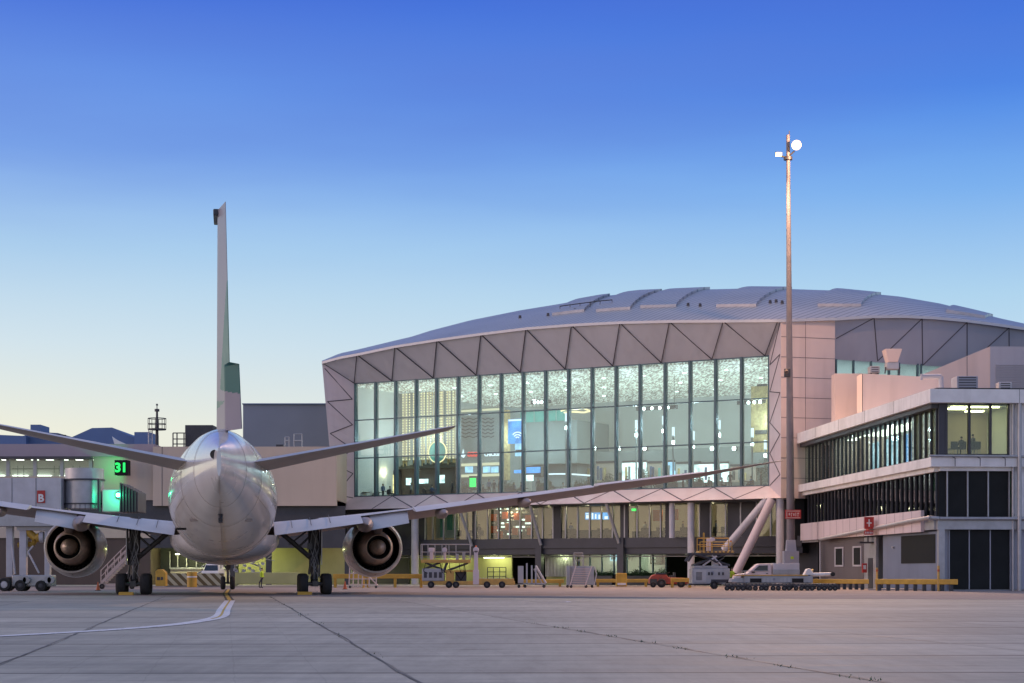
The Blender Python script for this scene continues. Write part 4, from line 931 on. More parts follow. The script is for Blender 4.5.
for i,px in enumerate((458,470,480,552,566,572,598,605,612,642,646,657,664,681,684,714,722)):
    t=othing('office_chair','dark office chair by the first-floor window, number %s along from the left'%['one','two','three','four','five','six','seven','eight','nine','ten','eleven','twelve','thirteen','fourteen','fifteen','sixteen','seventeen'][i],'chair',px,-2.0,'office chairs on the first floor')
    y=rnd.uniform(523,529); a,D=TF.at(px,-2)
    m=MB(); m.fbox(TF,a-.28,a+.28,-2.35,-2.25,5.5,6.1); m.build('backrest',['darkin'],t,bevel=.06); m=MB(); m.fbox(TF,a-.3,a+.3,-2.3,-1.7,5.42,5.5); m.build('seat',['darkin'],t); m=MB(); m.tube(TF.pt(a,-2,5),TF.pt(a,-2,5.42),.05); m.fbox(TF,a-.3,a+.3,-2.05,-1.95,4.99,5.05); m.fbox(TF,a-.05,a+.05,-2.3,-1.7,4.99,5.04); m.build('pedestal',['dark'],t)
t=othing('office_desk','long dark desk along the first-floor windows','desk',600,-2.8); obox(560,612,530,538,-2.8,.8,'darkin','desk_top',t)
t=othing('office_desk','dark desk right of the exit sign on the first floor','desk',650,-2.8); obox(632,690,531,538,-2.8,.8,'darkin','desk_top',t)
def gbox(p,q,y0,y1,b,th,ms,nm,parent):
    aL=TF.at(p,b)[0]; aR=TF.at(q,b)[0]; Dm=TF.pt((aL+aR)/2,b,0).y; m=MB(); m.fbox(TF,aL,aR,b-th,b,max(0,sz(y1,Dm)),sz(y0,Dm)); return m.build(nm,[ms],parent)
for p,q,y0,y1,ms,lb in ((610,617,552,561,'e_bluew','pale blue lit poster behind the ground-floor glass'),(624,631,552,561,'white','printed notice on the ground-floor office wall'),(650,662,555,564,'darkin','dark framed notice board on the ground-floor office wall')):
    t=thing('notice_board',lb,'notice board',TF.pt(TF.at(p,-4.2)[0],-4.2,1)); gbox(p,q,y0,y1,-4.3,.1,ms,'board',t)
    for k in range(4): gbox(p+1+(k%2)*2.6,p+3+(k%2)*2.6,y0+1.2+(k//2)*4,y0+3.6+(k//2)*4,-4.25,.03,'greyin','sheet',t)
for i,(p,q) in enumerate(((580,612),(622,666))):
    t=thing('hedge','low dark planting along the ground-floor office, %s the blue-grey column'%('left of' if i==0 else 'right of'),'hedge',TF.pt(TF.at(p,-1)[0],-1,.9))
    m=MB(); rnd=random.Random(30+i); aL=TF.at(p,-1)[0]; aR=TF.at(q,-1)[0]
    for k in range(1300):
        a=rnd.uniform(aL,aR); z=1.02+abs(rnd.gauss(0,.22))*(1+.5*math.sin(a*2.1)); b=-1.2+rnd.gauss(0,.2); s_=.07; u=Vector((rnd.gauss(0,1),rnd.gauss(0,1),rnd.gauss(0,1))).normalized()*s_; v=u.orthogonal().normalized()*s_; c=TF.pt(a,b,z); m.add([c-u,c+v,c+u,c-v],[(0,1,2,3)])
    m.build('foliage',['leafm'],t,recalc=False); m=MB(); m.fbox(TF,aL,aR,-1.45,-.95,0,1.0); m.build('planter_box',['darkin'],t)
# ================================================================== pier building on the right
PC=Vector((sx(938.5,138),138)); PF=Frame(PC,(-.068,.998),(-.998,-.068))   # a: back along left face, b: out of left face (towards -x)
QF=Frame(PC,(.998,.068),(.068,-.998))                                     # a: right along the front face, b: towards camera
pb=thing('pier_building','three-storey concourse building with close-set window fins at the right','airport building',PF.pt(0,0,0))
PL=44.5
def Zp(py): return sz(py,138)
zr1,zr0=Zp(390),Zp(403.5); zl1,zl0=Zp(457.5),Zp(467); zm1,zm0=Zp(520),Zp(529.5)
# roof fascia, wraps the corner
m=MB(); m.fbox(PF,0,PL,0,.9,zr0,zr1); m.fbox(PF,0,PL,-14,0,zr1-.25,zr1-.02); m.fbox(QF,-.9,16,0,.9,zr0,zr1)
m.fbox(QF,5.9,5.93,.9,.91,zr0,zr1,1)
for a in (9,18,27,36): m.fbox(PF,a,a+.03,.9,.91,zr0,zr1,1)
m.build('roof_fascia',['white','joint'],pb)
m=MB(); m.fbox(QF,-.3,16,-13,.5,zr1,zr1+.12); m.build('roof_membrane',['dark2'],pb)
m=MB(); m.fbox(PF,0,PL,0,.75,zl0,zl1-.02); m.fbox(PF,0,PL,0,.35,zl0-.35,zl0); m.fbox(QF,-.75,16,0,.6,zl0,zl1); m.fbox(QF,0,16,0,.3,zl0-.3,zl0)
m.build('ledge',['white'],pb)
m=MB(); m.fbox(QF,-.2,16,0,.45,zm0,zm1); m.build('lower_ledge',['steelp'],pb)
m=MB(); m.path([QF.pt(-.1,.62,zm1+.1),QF.pt(16,.62,zm1+.1)],.13,8); m.path([QF.pt(-.9,.7,zl1+.08),QF.pt(16,.7,zl1+.05)],.09,8)
m.path([PF.pt(-.3,.9,zm1+.15),PF.pt(5,.9,zm1+.02),PF.pt(34,.9,4.45)],.15,8); m.path([QF.pt(-.15,.6,zm1+.1),QF.pt(-.8,.6,zm1+.15),PF.pt(-.2,.9,zm1+.15)],.16,8)
m.build('drain_pipe',['steelp'],pb,smooth=50)
# upper window band, left face: fins
def fins(z0,z1,n,ms,out,nm):
    # spacing taken so that it opens towards the corner as the real pitch does
    for i in range(n):
        a=.35+i*(PL-1)/n; m=MB(); m.fbox(PF,a-.05,a+.05,-.10,out,z0,z1); m.build(nm,[ms],pb)
fins(zl1,zr0-.02,30,'dark',.10,'window_fin'); fins(5.6,zl0-.35,32,'dark',.12,'lower_window_fin')
m=MB(); m.fbox(PF,.2,PL,-.06,-.02,zl1,zr0); m.build('upper_window_glass',['glassw'],pb)
m=MB(); m.fbox(PF,.2,PL,-.06,-.02,5.4,zl0-.3); m.build('lower_window_glass',['glassd'],pb)
m=MB(); m.fbox(PF,0,PL,-.3,.1,5.3,5.62); m.fbox(PF,0,PL,-.25,.2,zl1-.02,zl1+.12); m.fbox(PF,0,PL,-.3,.55,zr0-.35,zr0-.003); m.build('window_sill',['dark'],pb)
# floors, walls inside
m=MB(); m.fbox(PF,.3,PL,-12,-.2,zl0,zl1-.05); m.fbox(PF,.3,PL,-12,-.2,zm0,zm1+.2); m.build('floor_slab',['floorin'],pb)
m=MB(); m.fbox(PF,.3,PL,-6.2,-6,zl1,zr0); m.fbox(PF,9,9.2,-12,-.6,zl1,zr0); m.build('inner_wall',['interior'],pb)
m=MB(); m.fbox(PF,.3,PL,-12,-.3,zr0-.1,zr0); m.build('ceiling',['interior'],pb)
m=MB(); m.fbox(PF,.3,PL,-6.2,-6,zm1,zl0); m.build('lower_inner_wall',['darkin'],pb)
m=MB(); 
for i in range(12): a=10+i*2.8; m.fbox(PF,a,a+1.8,-4.6,-2.4,zr0-.16,zr0-.12)
m.build('ceiling_lamp',['e_ceil'],pb)
m=MB(); m.fbox(QF,1.3,2.9,-3,-2.5,zr0-.20,zr0-.12); m.fbox(QF,3.6,5.0,-5,-4.5,zr0-.20,zr0-.12); m.fbox(QF,1.3,5.0,-1.2,-.9,zr0-.20,zr0-.12); m.build('room_lamp',['e_room'],pb)
for p,q,ms in ((906,918,'e_blue'),(886,897,'e_bluew'),(872,880,'e_bluew'),(921,925,'e_bluew')):
    aL=PF.at(q,-2.5)[0]; aR=PF.at(p,-2.5)[0]; m=MB(); m.fbox(PF,aL,aR,-2.6,-2.5,zl1+.6,zr0-1); m.build('reflection_glow_panel',[ms],pb)  # glowing panels put in for blue reflections in the windows
m=MB(); a=PF.at(934,-.5)[0]; m.fbox(PF,max(.4,a-.6),a+1.0,-.62,-.5,zl0-2.4,zl0-.8); m.build('green_panel',['e_green'],pb)
# a pale strip low in the second-floor windows (reflection-pale parapet behind)
# front face: top room
wx=[946,969,990,1008.5]
qa=lambda px,b=0: QF.at(px,b)[0]
m=MB(); m.fbox(QF,qa(946),qa(1008.5),-.05,-.02,zl1+.2,zr0); m.build('corner_room_window',['glassw'],pb)
m=MB()
for px in wx: a=qa(px); m.fbox(QF,a-.09,a+.09,-.12,.14,zl1+.1,zr0)
m.fbox(QF,qa(938.5),qa(1010),-.12,.14,zl1,zl1+.28); m.fbox(QF,qa(938.5),qa(946),-.1,.1,zl1,zr0); m.build('corner_room_frame',['dark'],pb)
m=MB(); m.fbox(QF,qa(1009),16,-.3,.2,zl1,zr0); m.fbox(QF,qa(1012),16,-.25,.3,zm1,zl0); m.build('end_wall',['white'],pb)
m=MB(); m.fbox(QF,.3,9,-7,-6.8,zl1,zr0); m.build('room_back_wall',['beige'],pb)
m=MB(); a=qa(1005,-6.5); m.fbox(QF,a-.4,a+.6,-6.75,-6.6,zr0-2.2,zr0-1.0); m.build('wall_notice',['interior'],pb)
# front face: middle and ground
m=MB(); m.fbox(QF,qa(939),qa(1010),-.3,-.05,zm1,zl0); m.build('dark_cladding',['dark2'],pb)
m=MB()
for px in (947,967.5,988,1009): a=qa(px); m.fbox(QF,a-.05,a+.05,-.05,.08,zm1,zl0)
m.fbox(QF,0,qa(1010),-.05,.15,zm1,zm1+.22); m.build('cladding_rail',['steelp'],pb)
m=MB(); m.fbox(QF,qa(939),16,-.3,-.05,0,zm0); m.build('ground_wall',['wallb'],pb)
m=MB(); m.fbox(QF,qa(949),qa(1010),-.05,.03,.12,zm0-.02); m.build('service_door',['dark2'],pb)
m=MB()
for px in (949,969,990,1010): a=qa(px); m.fbox(QF,a-.04,a+.04,.03,.07,.12,zm0-.05)
m.build('door_jamb',['wallb'],pb)
m=MB(); m.fbox(QF,-.12,.35,.05,.45,0,zm0); m.build('corner_post',['steelp'],pb)
m=MB(); m.tube(QF.pt(qa(1013,.4),.42,0),QF.pt(qa(1013,.4),.42,zr0),.10,.10,8); m.tube(QF.pt(qa(1019,.6),.7,0),QF.pt(qa(1019,.6),.7,zr0),.16,.16,8); m.build('downpipe',['steelp'],pb,smooth=50)
m=MB()
for z in (zl1+.3,): 
    for px in (950,975,1000): m.path([QF.pt(qa(px,.6),.6,z-.2),QF.pt(qa(px,.6)+.3,.9,z-.4),QF.pt(qa(px,.6)+.3,.9,z-1)],.03,5)
m.build('cable',['dark'],pb)
# left face: parapet, ground floor
m=MB(); a1=PF.at(921,.6)[0]; m.fbox(PF,a1,PL-1,.35,.62,4.5,6.15)
for a in [a1+2.4*i for i in range(1,16)]: m.fbox(PF,a,a+.03,.62,.63,4.5,6.15,1)
m.build('parapet_panel',['wallp' if False else 'panel_low','joint'],pb)
m=MB(); m.fbox(PF,0,a1,.1,.35,zm0,5.4); m.build('upper_parapet',['steelp'],pb)
m=MB(); m.fbox(PF,.3,PF.at(883,0)[0],-.3,0,0,4.5); m.build('painted_block_wall',['paintb'],pb)
m=MB(); m.fbox(PF,PF.at(935,.04)[0],PF.at(901,.04)[0],0,.04,1.0+1.1,4.3); m.build('dark_window',['dark2'],pb)
rib=MB(); aA=PF.at(864,0)[0]; aB=PF.at(821,0)[0]
rib.fbox(PF,aA,aB,-.3,0,0,4.6)
for k in range(24): rib.fbox(PF,aA,aB,0,.05,.15+k*.19,.25+k*.19)
rib.build('ribbed_cladding',['ribw'],pb)
m=MB(); m.fbox(PF,PF.at(883,.0)[0],aA,-2.2,-2,0,4.6); m.build('door_recess',['dark2'],pb)
m=MB(); m.fbox(PF,PF.at(876,.12)[0],PF.at(864,.12)[0],-.1,.12,0,4.4); m.build('grey_door_bay',['steelp'],pb)
m=MB(); m.fbox(PF,PF.at(872,.2)[0],PF.at(867.5,.2)[0],.12,.16,0,2.6); m.build('dark_door',['dark'],pb)
for p,q in ((834.5,843),(852.5,861)):
    m=MB(); m.fbox(PF,PF.at(q,.12)[0],PF.at(p,.12)[0],.05,.12,1.9,3.7); wf=m.build('side_window_frame',['steelw'],pb)
    m=MB(); m.fbox(PF,PF.at(q-1,.14)[0],PF.at(p+1,.14)[0],.12,.14,2.05,3.55); m.build('pane',['dark2'],wf)
m=MB(); m.fbox(PF,PL-6.5,PL,-8,-5.8,0,5); m.build('passage_wall',['dark2'],pb)
m=MB(); m.fbox(PF,aB,PL,-.4,.3,4.3,4.7); m.build('passage_lintel',['steelp'],pb)
m=MB(); m.fbox(PF,aB-.1,aB+.25,-.3,.1,0,4.4); m.build('passage_post',['steelw'],pb)
m=MB(); m.tube(PF.pt(12.0,.12,3.5),PF.pt(12.0,.14,3.35),.12,.10); m.build('bulkhead_lamp',['steelp'],pb)
# far end wall of the pier that meets the terminal
m=MB(); m.fbox(PF,PL,PL+.2,-3,.9,zm0,zr0); m.build('end_cladding',['dark2'],pb)
# signs on it
t=thing('cross_sign','square red sign with a white cross above a small red plate on the pier wall','sign',PF.pt(PF.at(869,1.0)[0],1.0,5))
D_=PF.at(869,1.2)[1]; c=P(869,523,D_-.6); m=MB(); m.box(c.x-.40,c.x+.40,c.y-.05,c.y,c.z-.5,c.z+.5); m.build('sign_board',['red'],t)
m=MB(); m.box(c.x-.05,c.x+.05,c.y-.075,c.y-.051,c.z-.3,c.z+.3); m.box(c.x-.2,c.x-.051,c.y-.075,c.y-.051,c.z-.05,c.z+.05); m.box(c.x+.051,c.x+.2,c.y-.075,c.y-.051,c.z-.05,c.z+.05); m.build('cross_mark',['white'],t)
m=MB(); m.box(c.x-.40,c.x+.36,c.y-.05,c.y,c.z-.98,c.z-.62); m.box(c.x-.03,c.x+.03,c.y,c.y+1.2,c.z-.9,c.z+.4); m.build('lower_plate',['red'],t)
text('KEEP',.24,(c.x,c.y-.07,c.z-.80),(1,0,0),'plate_lettering','white',t,.01) if False else None
m=MB()
for k in range(5): m.box(c.x-.32+k*.13,c.x-.25+k*.13,c.y-.07,c.y-.051,c.z-.88,c.z-.73)
m.build('plate_marks',['white'],t)
t=thing('fire_cabinet','small red cabinet on the wall under the cross sign','cabinet',PF.pt(PF.at(864,.4)[0],.4,1))
c=P(864.5,568,PF.at(864,.5)[1]-.3); m=MB(); m.box(c.x-.2,c.x+.2,c.y-.1,c.y+.2,c.z-.4,c.z+.4); m.build('cabinet_box',['red'],t,bevel=.03); m=MB(); m.box(c.x-.12,c.x+.12,c.y-.12,c.y-.101,c.z-.1,c.z+.25); m.build('label_plate',['white'],t)
t=thing('door_canopy','small dark canopy over the side door of the pier','canopy',PF.pt(PF.at(870,.6)[0],.6,3.5)); c=P(868,542.5,PF.at(868,.5)[1]); m=MB(); m.box(c.x-.8,c.x+.5,c.y-.5,c.y+.5,c.z-.08,c.z+.06); m.build('canopy_slab',['dark'],t); m=MB(); m.box(c.x-.05,c.x+.02,c.y-.2,c.y+.2,c.z+.06,c.z+.9); m.build('bracket',['dark'],t)
# people room: sitter and chairs
# roof clutter
def rbox(nm,lb,cat,p,q,y0,y1,D,dep,ms,extra=None,group=None):
    t=thing(nm,lb,cat,P((p+q)/2,y1,D),group); x0,x1=sx(p,D),sx(q,D); z0,z1=sz(y1,D),sz(y0,D); m=MB(); m.box(x0,x1,D,D+dep,z0,z1); m.build('casing',[ms],t,bevel=.05)
    m=MB(); n=max(3,int((z1-z0)/.18))
    for k in range(n): z=z0+(z1-z0)*(k+.5)/n; m.box(x0+.15,x1-.15,D-.03,D-.002,z-.04,z+.03)
    m.build('grille',['dark'],t); m=MB(); 
    for x in (x0+.1,x1-.2): m.box(x,x+.1,D+.1,D+dep-.1,z0-.25,z0)
    m.build('plinth',['dark'],t); return t
rbox('roof_fan_unit','boxy dark ventilation unit on the pier roof','roof unit',957,978,376,389,146,2,'wallb')
rbox('roof_vent','small metal vent pair on the pier roof by the frame edge','roof unit',999,1012,382,389,146,1,'steelw')
# block behind: pale volumes
ub=thing('plant_room_building','pale pink plant rooms with a sloping parapet behind the pier','building',P(900,571,168))
m=MB()
D=170
m.prism([P(862,373.5,D),P(940,377.5,D),P(940,571,D)+Vector((0,0,-1.5)),P(862,571,D)+Vector((0,0,-1.5))],(0,2.5,0)); m.build('front_block',['wallp'],ub)
m=MB(); m.prism([P(835,373.5,176),P(862,373.5,176),P(862,571,176),P(835,571,176)],(0,2,0)); m.build('recessed_block',['wallp'],ub)
m=MB(); m.box(sx(857.5,D),sx(858.5,D),D-.05,D+.02,5,sz(373.5,D)); m.build('wall_joint',['joint'],ub) if False else None
m=MB(); D=179; m.prism([P(925,373.5,D),P(990,346.5,D),P(990,571,D),P(925,571,D)],(0,9,0)); m.build('sloping_parapet',['wallp'],ub)
m=MB(); m.box(sx(966.8,D),sx(967.3,D),D-.012,D-.001,5,sz(356.5,D)); m.box(sx(862,170),sx(862.6,170),169.95,169.99,5,sz(374,170)); m.build('wall_joint',['joint'],ub)
m=MB(); m.prism([P(990.2,346.5,D-.1),P(1090,346.5,D-.1),P(1090,571,D-.1),P(990.2,571,D-.1)],(0,9,0)); m.build('louvre_housing',['boxblue' if False else 'wallb'],ub)
m=MB(); 
for k in range(16): z=sz(391-k*1.7,D); m.box(sx(995,D),sx(1060,D),D-.2,D-.11,z,z+.09)
m.build('louvre',['wallb'],ub)
m=MB(); m.path([P(922,376.5,160),P(941,376.5,160),P(941,395,160)],.22,8); m.path([P(921.5,374,160),P(921.5,380,160)],.12,8); m.build('pipe_duct',['wallb'],ub)
t=thing('roof_cowl','flared metal exhaust cowl on legs on the plant room roof','roof unit',P(894,373.5,172)); D=172
m=MB(); x=lambda p:sx(p,D); z=lambda y:sz(y,D)
m.hexa([(x(888),D,z(362)),(x(898),D,z(362)),(x(898),D+1.2,z(362)),(x(888),D+1.2,z(362)),(x(885),D-.2,z(349)),(x(902),D-.2,z(349)),(x(902),D+1.6,z(349)),(x(885),D+1.6,z(349))]); m.build('hood',['wallp'],t,bevel=.04)
m=MB(); m.box(x(887),x(899),D,D+1.2,z(369),z(362.2)); m.build('fan_box',['steelp'],t,bevel=.04)
for p in (885,899):
    m=MB(); m.tube((x(p),D,z(373.5)),(x(p+1),D+.1,z(367)),.07); m.build('leg',['dark'],t)
rbox('condenser','low rooftop condenser beside the exhaust cowl','roof unit',870,880,366,373,173,1.2,'steelp'); 
# ================================================================== left: concourse, far structures
cb=thing('concourse_building','long pale concourse with a lit window strip on the left','airport building',P(150,571,200)+Vector((0,0,-1.5)))
D=200
m=MB(); m.box(sx(-60,D),sx(154,D),D,D+14,sz(456.5,D),sz(444,D)); m.build('roof_fascia',['mauve'],cb)
m=MB(); m.box(sx(-60,D),sx(93,D),D-.9,D+.1,sz(459,D),sz(456.8,D)); m.build('dark_eave',['joint'],cb)
m=MB(); m.box(sx(93,D),sx(154,D),D+.2,D+14,sz(500,D),sz(456.5,D)); m.box(sx(-60,D),sx(93,D),D+.2,D+14,sz(500,D),sz(476,D)); m.build('wall',['beige'],cb)
m=MB(); m.box(sx(154,D),sx(337,D),D-.6,D+12,sz(506,D),sz(447,D)); 
for px in (163,): m.box(sx(px,D),sx(px,D)+.05,D-.63,D-.601,sz(506,D),sz(447,D),1)
m.build('east_wall',['beige','joint'],cb)
m=MB(); m.box(sx(-60,D),sx(337,D),D+.4,D+12,sz(532,D),sz(500,D)); m.build('lower_wall',['dark'],cb)
m=MB(); m.box(sx(137,D),sx(345,D),D+.25,D+.38,sz(548,D),sz(506,D)); m.build('spandrel',['dark'],cb)
m=MB(); m.box(sx(-60,D),sx(93,D),D+.5,D+.55,sz(476,D),sz(459,D)); m.build('window_strip_glass',['glassw'],cb)
m=MB()
for px in (-22,7,34,61,90):
    m=MB(); m.box(sx(px-1.7,D),sx(px+1.7,D),D+.3,D+.7,sz(476,D),sz(459,D)); m.build('window_mullion',['steelp'],cb)
m=MB(); m.box(sx(-60,D),sx(93,D),D+6,D+6.2,sz(478,D),sz(457,D)); m.build('room_back_wall',['interior'],cb)
m=MB(); m.box(sx(-60,D),sx(93,D),D+.7,D+6,sz(477.5,D),sz(476.4,D)); m.build('room_floor',['floorin'],cb)
m=MB()
for px in range(-50,90,15): m.box(sx(px,D),sx(px+7,D),D+2.5,D+3,sz(458.6,D),sz(458.2,D))
for px in range(-50,90,24): m.box(sx(px,D),sx(px+16,D),D+5.8,D+5.9,sz(473.5,D),sz(472.7,D))
m.build('room_lamp',['e_ceil'],cb)
m=MB()
for px in (10,16,28,47,52,66,73,84): m.box(sx(px,D),sx(px+.6,D),D+3,D+3.1,sz(476,D),sz(464,D))
m.path([(sx(8,D),D+1.5,sz(468,D)),(sx(88,D),D+1.5,sz(468,D))],.05,5); m.build('room_rail',['greyin'],cb)
m=MB(); m.box(sx(-60,D),sx(150,D),D+.1,D+12,sz(538,D),sz(525,D)); m.build('beige_band',['beige'],cb)
m=MB(); m.box(sx(-60,D),sx(150,D),D+.3,D+12,sz(586,D),sz(538,D)); m.build('ground_wall',['brown'],cb)
m=MB(); m.box(sx(150,D),sx(232,D),D+6,D+6.2,0,4.5); m.build('undercroft_wall',['darkin'],cb)
m=MB()
for px in (163,171,180,190,200,210,220,228): m.box(sx(px,D)-.05,sx(px,D)+.05,D+4,D+4.1,1.8,3.7)
m.box(sx(163,D),sx(228,D),D+4,D+4.1,1.7,1.9); m.build('undercroft_window_frame',['steelw'],cb)
m=MB(); m.box(sx(163,D),sx(228,D),D+4.3,D+4.5,0,1.7); m.build('undercroft_dado',['beige'],cb)
for p,q,y in ((172,190,553.5),(200,214,554),(240,262,553)):
    m=MB(); m.box(sx(p,D),sx(q,D),D+2,D+2.15,sz(y+1,D),sz(y,D)); m.build('batten_lamp',['e_tube'],cb)
m=MB(); m.box(sx(232,D),sx(345,D),D+5,D+5.2,0,4.3); m.build('olive_undercroft_wall',['olive'],cb)
for px in (232,268,347):
    m=MB(); m.box(sx(px,D)-.3,sx(px,D)+.3,D+.4,D+1,0,4.5); m.build('column',['dark'],cb)
# gate number sign
t=thing('gate_sign','dark gate number sign with glowing green digits 31','sign',P(121,467,199)); D=197.5
m=MB(); m.box(sx(114.5,D),sx(127.5,D),D,D+1.6,sz(475,D),sz(460,D)); m.build('sign_box',['dark2'],t,bevel=.04)
m=MB()
x0,x1=sx(114.5,D),sx(127.5,D); z0,z1=sz(475,D),sz(460,D)
text('31',1.35,((x0+x1)/2,D-.03,(z0+z1)/2-.05),(1,0,0),'digits','e_green',t,.02,bold=.05)
m.box(x0-.05,x0-.01,D+.3,D+1.3,z0+.3,z1-.3); m.build('side_digits_panel',['e_green'],t)
# far structures
hg=thing('hangar','distant blue hangar with a faceted roof on the left horizon','hangar',P(100,571,420)+Vector((0,0,-1.5))); D=420
m=MB(); m.prism([P(p,y,D) for p,y in ((22,446),(22,436),(40,432),(58,433),(72,437),(92,428),(112,427.5),(128,435),(137,438),(137,446),(137,571),(22,571))],(0,40,0)); m.build('shell',['hangar'],hg)
m=MB(); m.prism([P(p,y,D-3) for p,y in ((-20,434),(26,436),(26,445),(26,571),(-20,571))],(0,20,0)); m.build('side_annex',['hangar'],hg)
m=MB(); m.box(sx(35,D),sx(45,D),D-4,D+4,sz(434,D),sz(426,D)); m.build('stair_tower',['hangar'],hg)
m=MB(); m.box(sx(137,D),sx(152,D),D-3,D+8,0,sz(433,D)); m.build('end_tower',['hangar'],hg)
m=MB(); m.path([P(30,431.5,D-4.2),P(66,435.5,D-4.2)],.15,5); m.build('roof_rail',['dark'],hg)
t=thing('winglet_fin','white tip of a distant aircraft wing above the concourse roof','aircraft part',P(120,446,300)); D=300
m=MB(); m.prism([P(112,436.5,D),P(117,440,D),P(129,445.5,D),P(129,452,D),P(117,452,D)],(0,.4,0)); m.build('fin_blade',['white'],t)
bb=thing('service_block','slate blue windowless block behind the tail','building',P(285,571,240)+Vector((0,0,-1.5))); D=240
m=MB(); m.box(sx(243,D),sx(334,D),D,D+20,0,sz(404.5,D)); m.build('wall',['boxblue'],bb)
m=MB(); m.box(sx(242.5,D),sx(334.5,D),D-.3,D+20.3,sz(404.5,D),sz(403.5,D)); m.build('coping',['hangar'],bb)
D=206
t=thing('roof_stair_cage','small caged ladder platforms on the concourse roof right of the tail','roof platform',P(290,447,D),None)
for p,q,y in ((285,289,437),(294,302,434)):
    m=MB()
    for a in (p,q): m.tube(P(a,447.5,D),P(a,y,D),.07,.07,6)
    m.path([P(p,y,D),P(q,y,D)],.06,6); m.path([P(p,(y+447)/2,D),P(q,(y+447)/2,D)],.05,6); m.box(sx(p,D),sx(q,D),D-.1,D+.8,sz(441,D),sz(440,D)); m.build('railing',['steelp'],t)
m=MB(); m.box(sx(276,D),sx(283,D),D,D+1,sz(447,D),sz(444.5,D)); m.build('roof_box',['dark'],t)
t=rbox('rooftop_chiller','dark rooftop chiller just left of the tail fin','roof unit',185,213,425,447,206,4,'dark')
t=thing('roof_railing','dark pipe railing around the rooftop ladder left of the tail','railing',P(180,447,205)); D=205
m=MB()
for px in (173,177,184): m.tube(P(px,449,D),P(px,433,D),.08,.08,6)
for y in (433,439,444): m.path([P(173,y,D),P(185,y,D)],.06,6)
m.build('rail',['dark'],t)
# antenna mast
t=thing('antenna_mast','lattice mast with round platform and beacon on the concourse roof','mast',P(157,447,215)); D=215
x,z=sx(157,D),sz
m=MB(); m.tube((x,D,z(449,D)),(x,D,z(410,D)),.22,.12,10); m.tube((x,D,z(410,D)),(x,D,z(404,D)),.05); m.build('pole',['dark'],t)
m=MB(); m.tube((x,D,z(411.5,D)),(x,D,z(409,D)),.28,.28); m.tube((x,D,z(405.5,D)),(x,D,z(403.8,D)),.14,.1); m.build('beacon',['dark'],t)
m=MB(); m.lathe([(0,.2),(0,1.05),(.15,1.05),(.15,.2)],(x,D,z(430,D)),(0,0,1),14); m.build('platform',['dark'],t)
m=MB()
for k in range(8):
    a=k*math.pi/4; m.tube((x+1.05*math.cos(a),D+1.05*math.sin(a),z(430,D)),(x+1.05*math.cos(a),D+1.05*math.sin(a),z(418.5,D)),.04,.04,5)
for zz in (418.5,424):
    m.path([(x+1.05*math.cos(k*math.pi/6),D+1.05*math.sin(k*math.pi/6),z(zz,D)) for k in range(13)],.05,5)
m.build('railing',['dark'],t)
m=MB(); 
for dx in (-.95,-.5): m.tube((x+dx,D-.2,z(449,D)),(x+dx,D-.2,z(430,D)),.05,.05,5)
for k in range(14): zz=z(449-k*1.35,D); m.tube((x-.95,D-.2,zz),(x-.5,D-.2,zz),.035,.035,5)
m.build('ladder',['steelp'],t)
# ================================================================== jet bridge on the left
jb=thing('jet_bridge','white boarding bridge with a round tunnel end behind the left engine','jet bridge',P(40,590,135))
D=136
def jx(p): return sx(p,D)
def jz(y): return sz(y,D)
m=MB(); m.box(jx(-60),jx(61),D,D+3,jz(510),jz(478)); 
for p in (12,36): m.box(jx(p)-.02,jx(p)+.02,D-.02,D-.001,jz(510),jz(478),1)
m.build('tunnel',['steelw','joint'],jb,bevel=.05)
m=MB(); m.lathe([(0,.001),(0,1.42),(3.0,1.42),(3.0,.001)],((jx(61)+jx(98))/2,D+1.6,jz(508)),(0,0,1),32); 
m.build('rotunda',['steelp'],jb,smooth=40)
m=MB(); m.lathe([(0,1.35),(0,1.52),(.13,1.52),(.13,1.35)],((jx(61)+jx(98))/2,D+1.6,jz(480)),(0,0,1),32); m.box(jx(98),jx(100),D-.2,D+.2,jz(512),jz(479)); m.build('rotunda_trim',['dark'],jb)
m=MB(); m.lathe([(0,1.45),(0,1.5),(.1,1.5),(.1,1.45)],((jx(61)+jx(98))/2,D+1.6,jz(504)),(0,0,1),32)
for k in range(24):
    a=k*math.pi/12; cx=(jx(61)+jx(98))/2+1.48*math.cos(a); cy=D+1.6+1.48*math.sin(a); m.tube((cx,cy,jz(510)),(cx,cy,jz(503.5)),.02,.02,4)
m.build('handrail',['dark'],jb)
m=MB(); m.box(jx(100),jx(124),D+.6,D+3,jz(512),jz(489)); m.build('cab',['panel_low'],jb,bevel=.1)
m=MB()   # folding hood: stacked arches
for k in range(6):
    x0=jx(120)+k*.22; t=k*.10; m.box(x0,x0+.12,D-.2+t*.2,D+3.2,jz(512),jz(483+k*1.6)); m.box(x0+.12,x0+.22,D-.1+t*.2,D+3.1,jz(512),jz(484+k*1.6))
m.build('canopy_hood',['darkin'],jb,bevel=.03)
m=MB(); m.box(jx(-60),jx(62),D-.05,D+3,jz(526),jz(510.5)); m.build('underframe',['steelp'],jb)
m=MB(); m.box(jx(15),jx(58),D+.5,D+2.5,jz(530),jz(526.2)); m.build('cross_beam',['steelw'],jb)
for p,y1,w_ in ((7,512,.24),(20.5,520,.26),(45,527,.2)):
    m=MB(); m.box(jx(p)-w_,jx(p)+w_,D+.6,D+1.1,jz(577),jz(y1)); m.build('leg',['steelw'],jb,bevel=.03)
m=MB(); m.path([P(12,545,D+.6),P(15,574,D+.6)],.09,6); m.path([P(28,552,D+.6),P(39,573,D+.6)],.08,6); m.path([P(28,552,D+.6),P(33,546,D+.6)],.07,6); m.build('brace',['steelw'],jb)
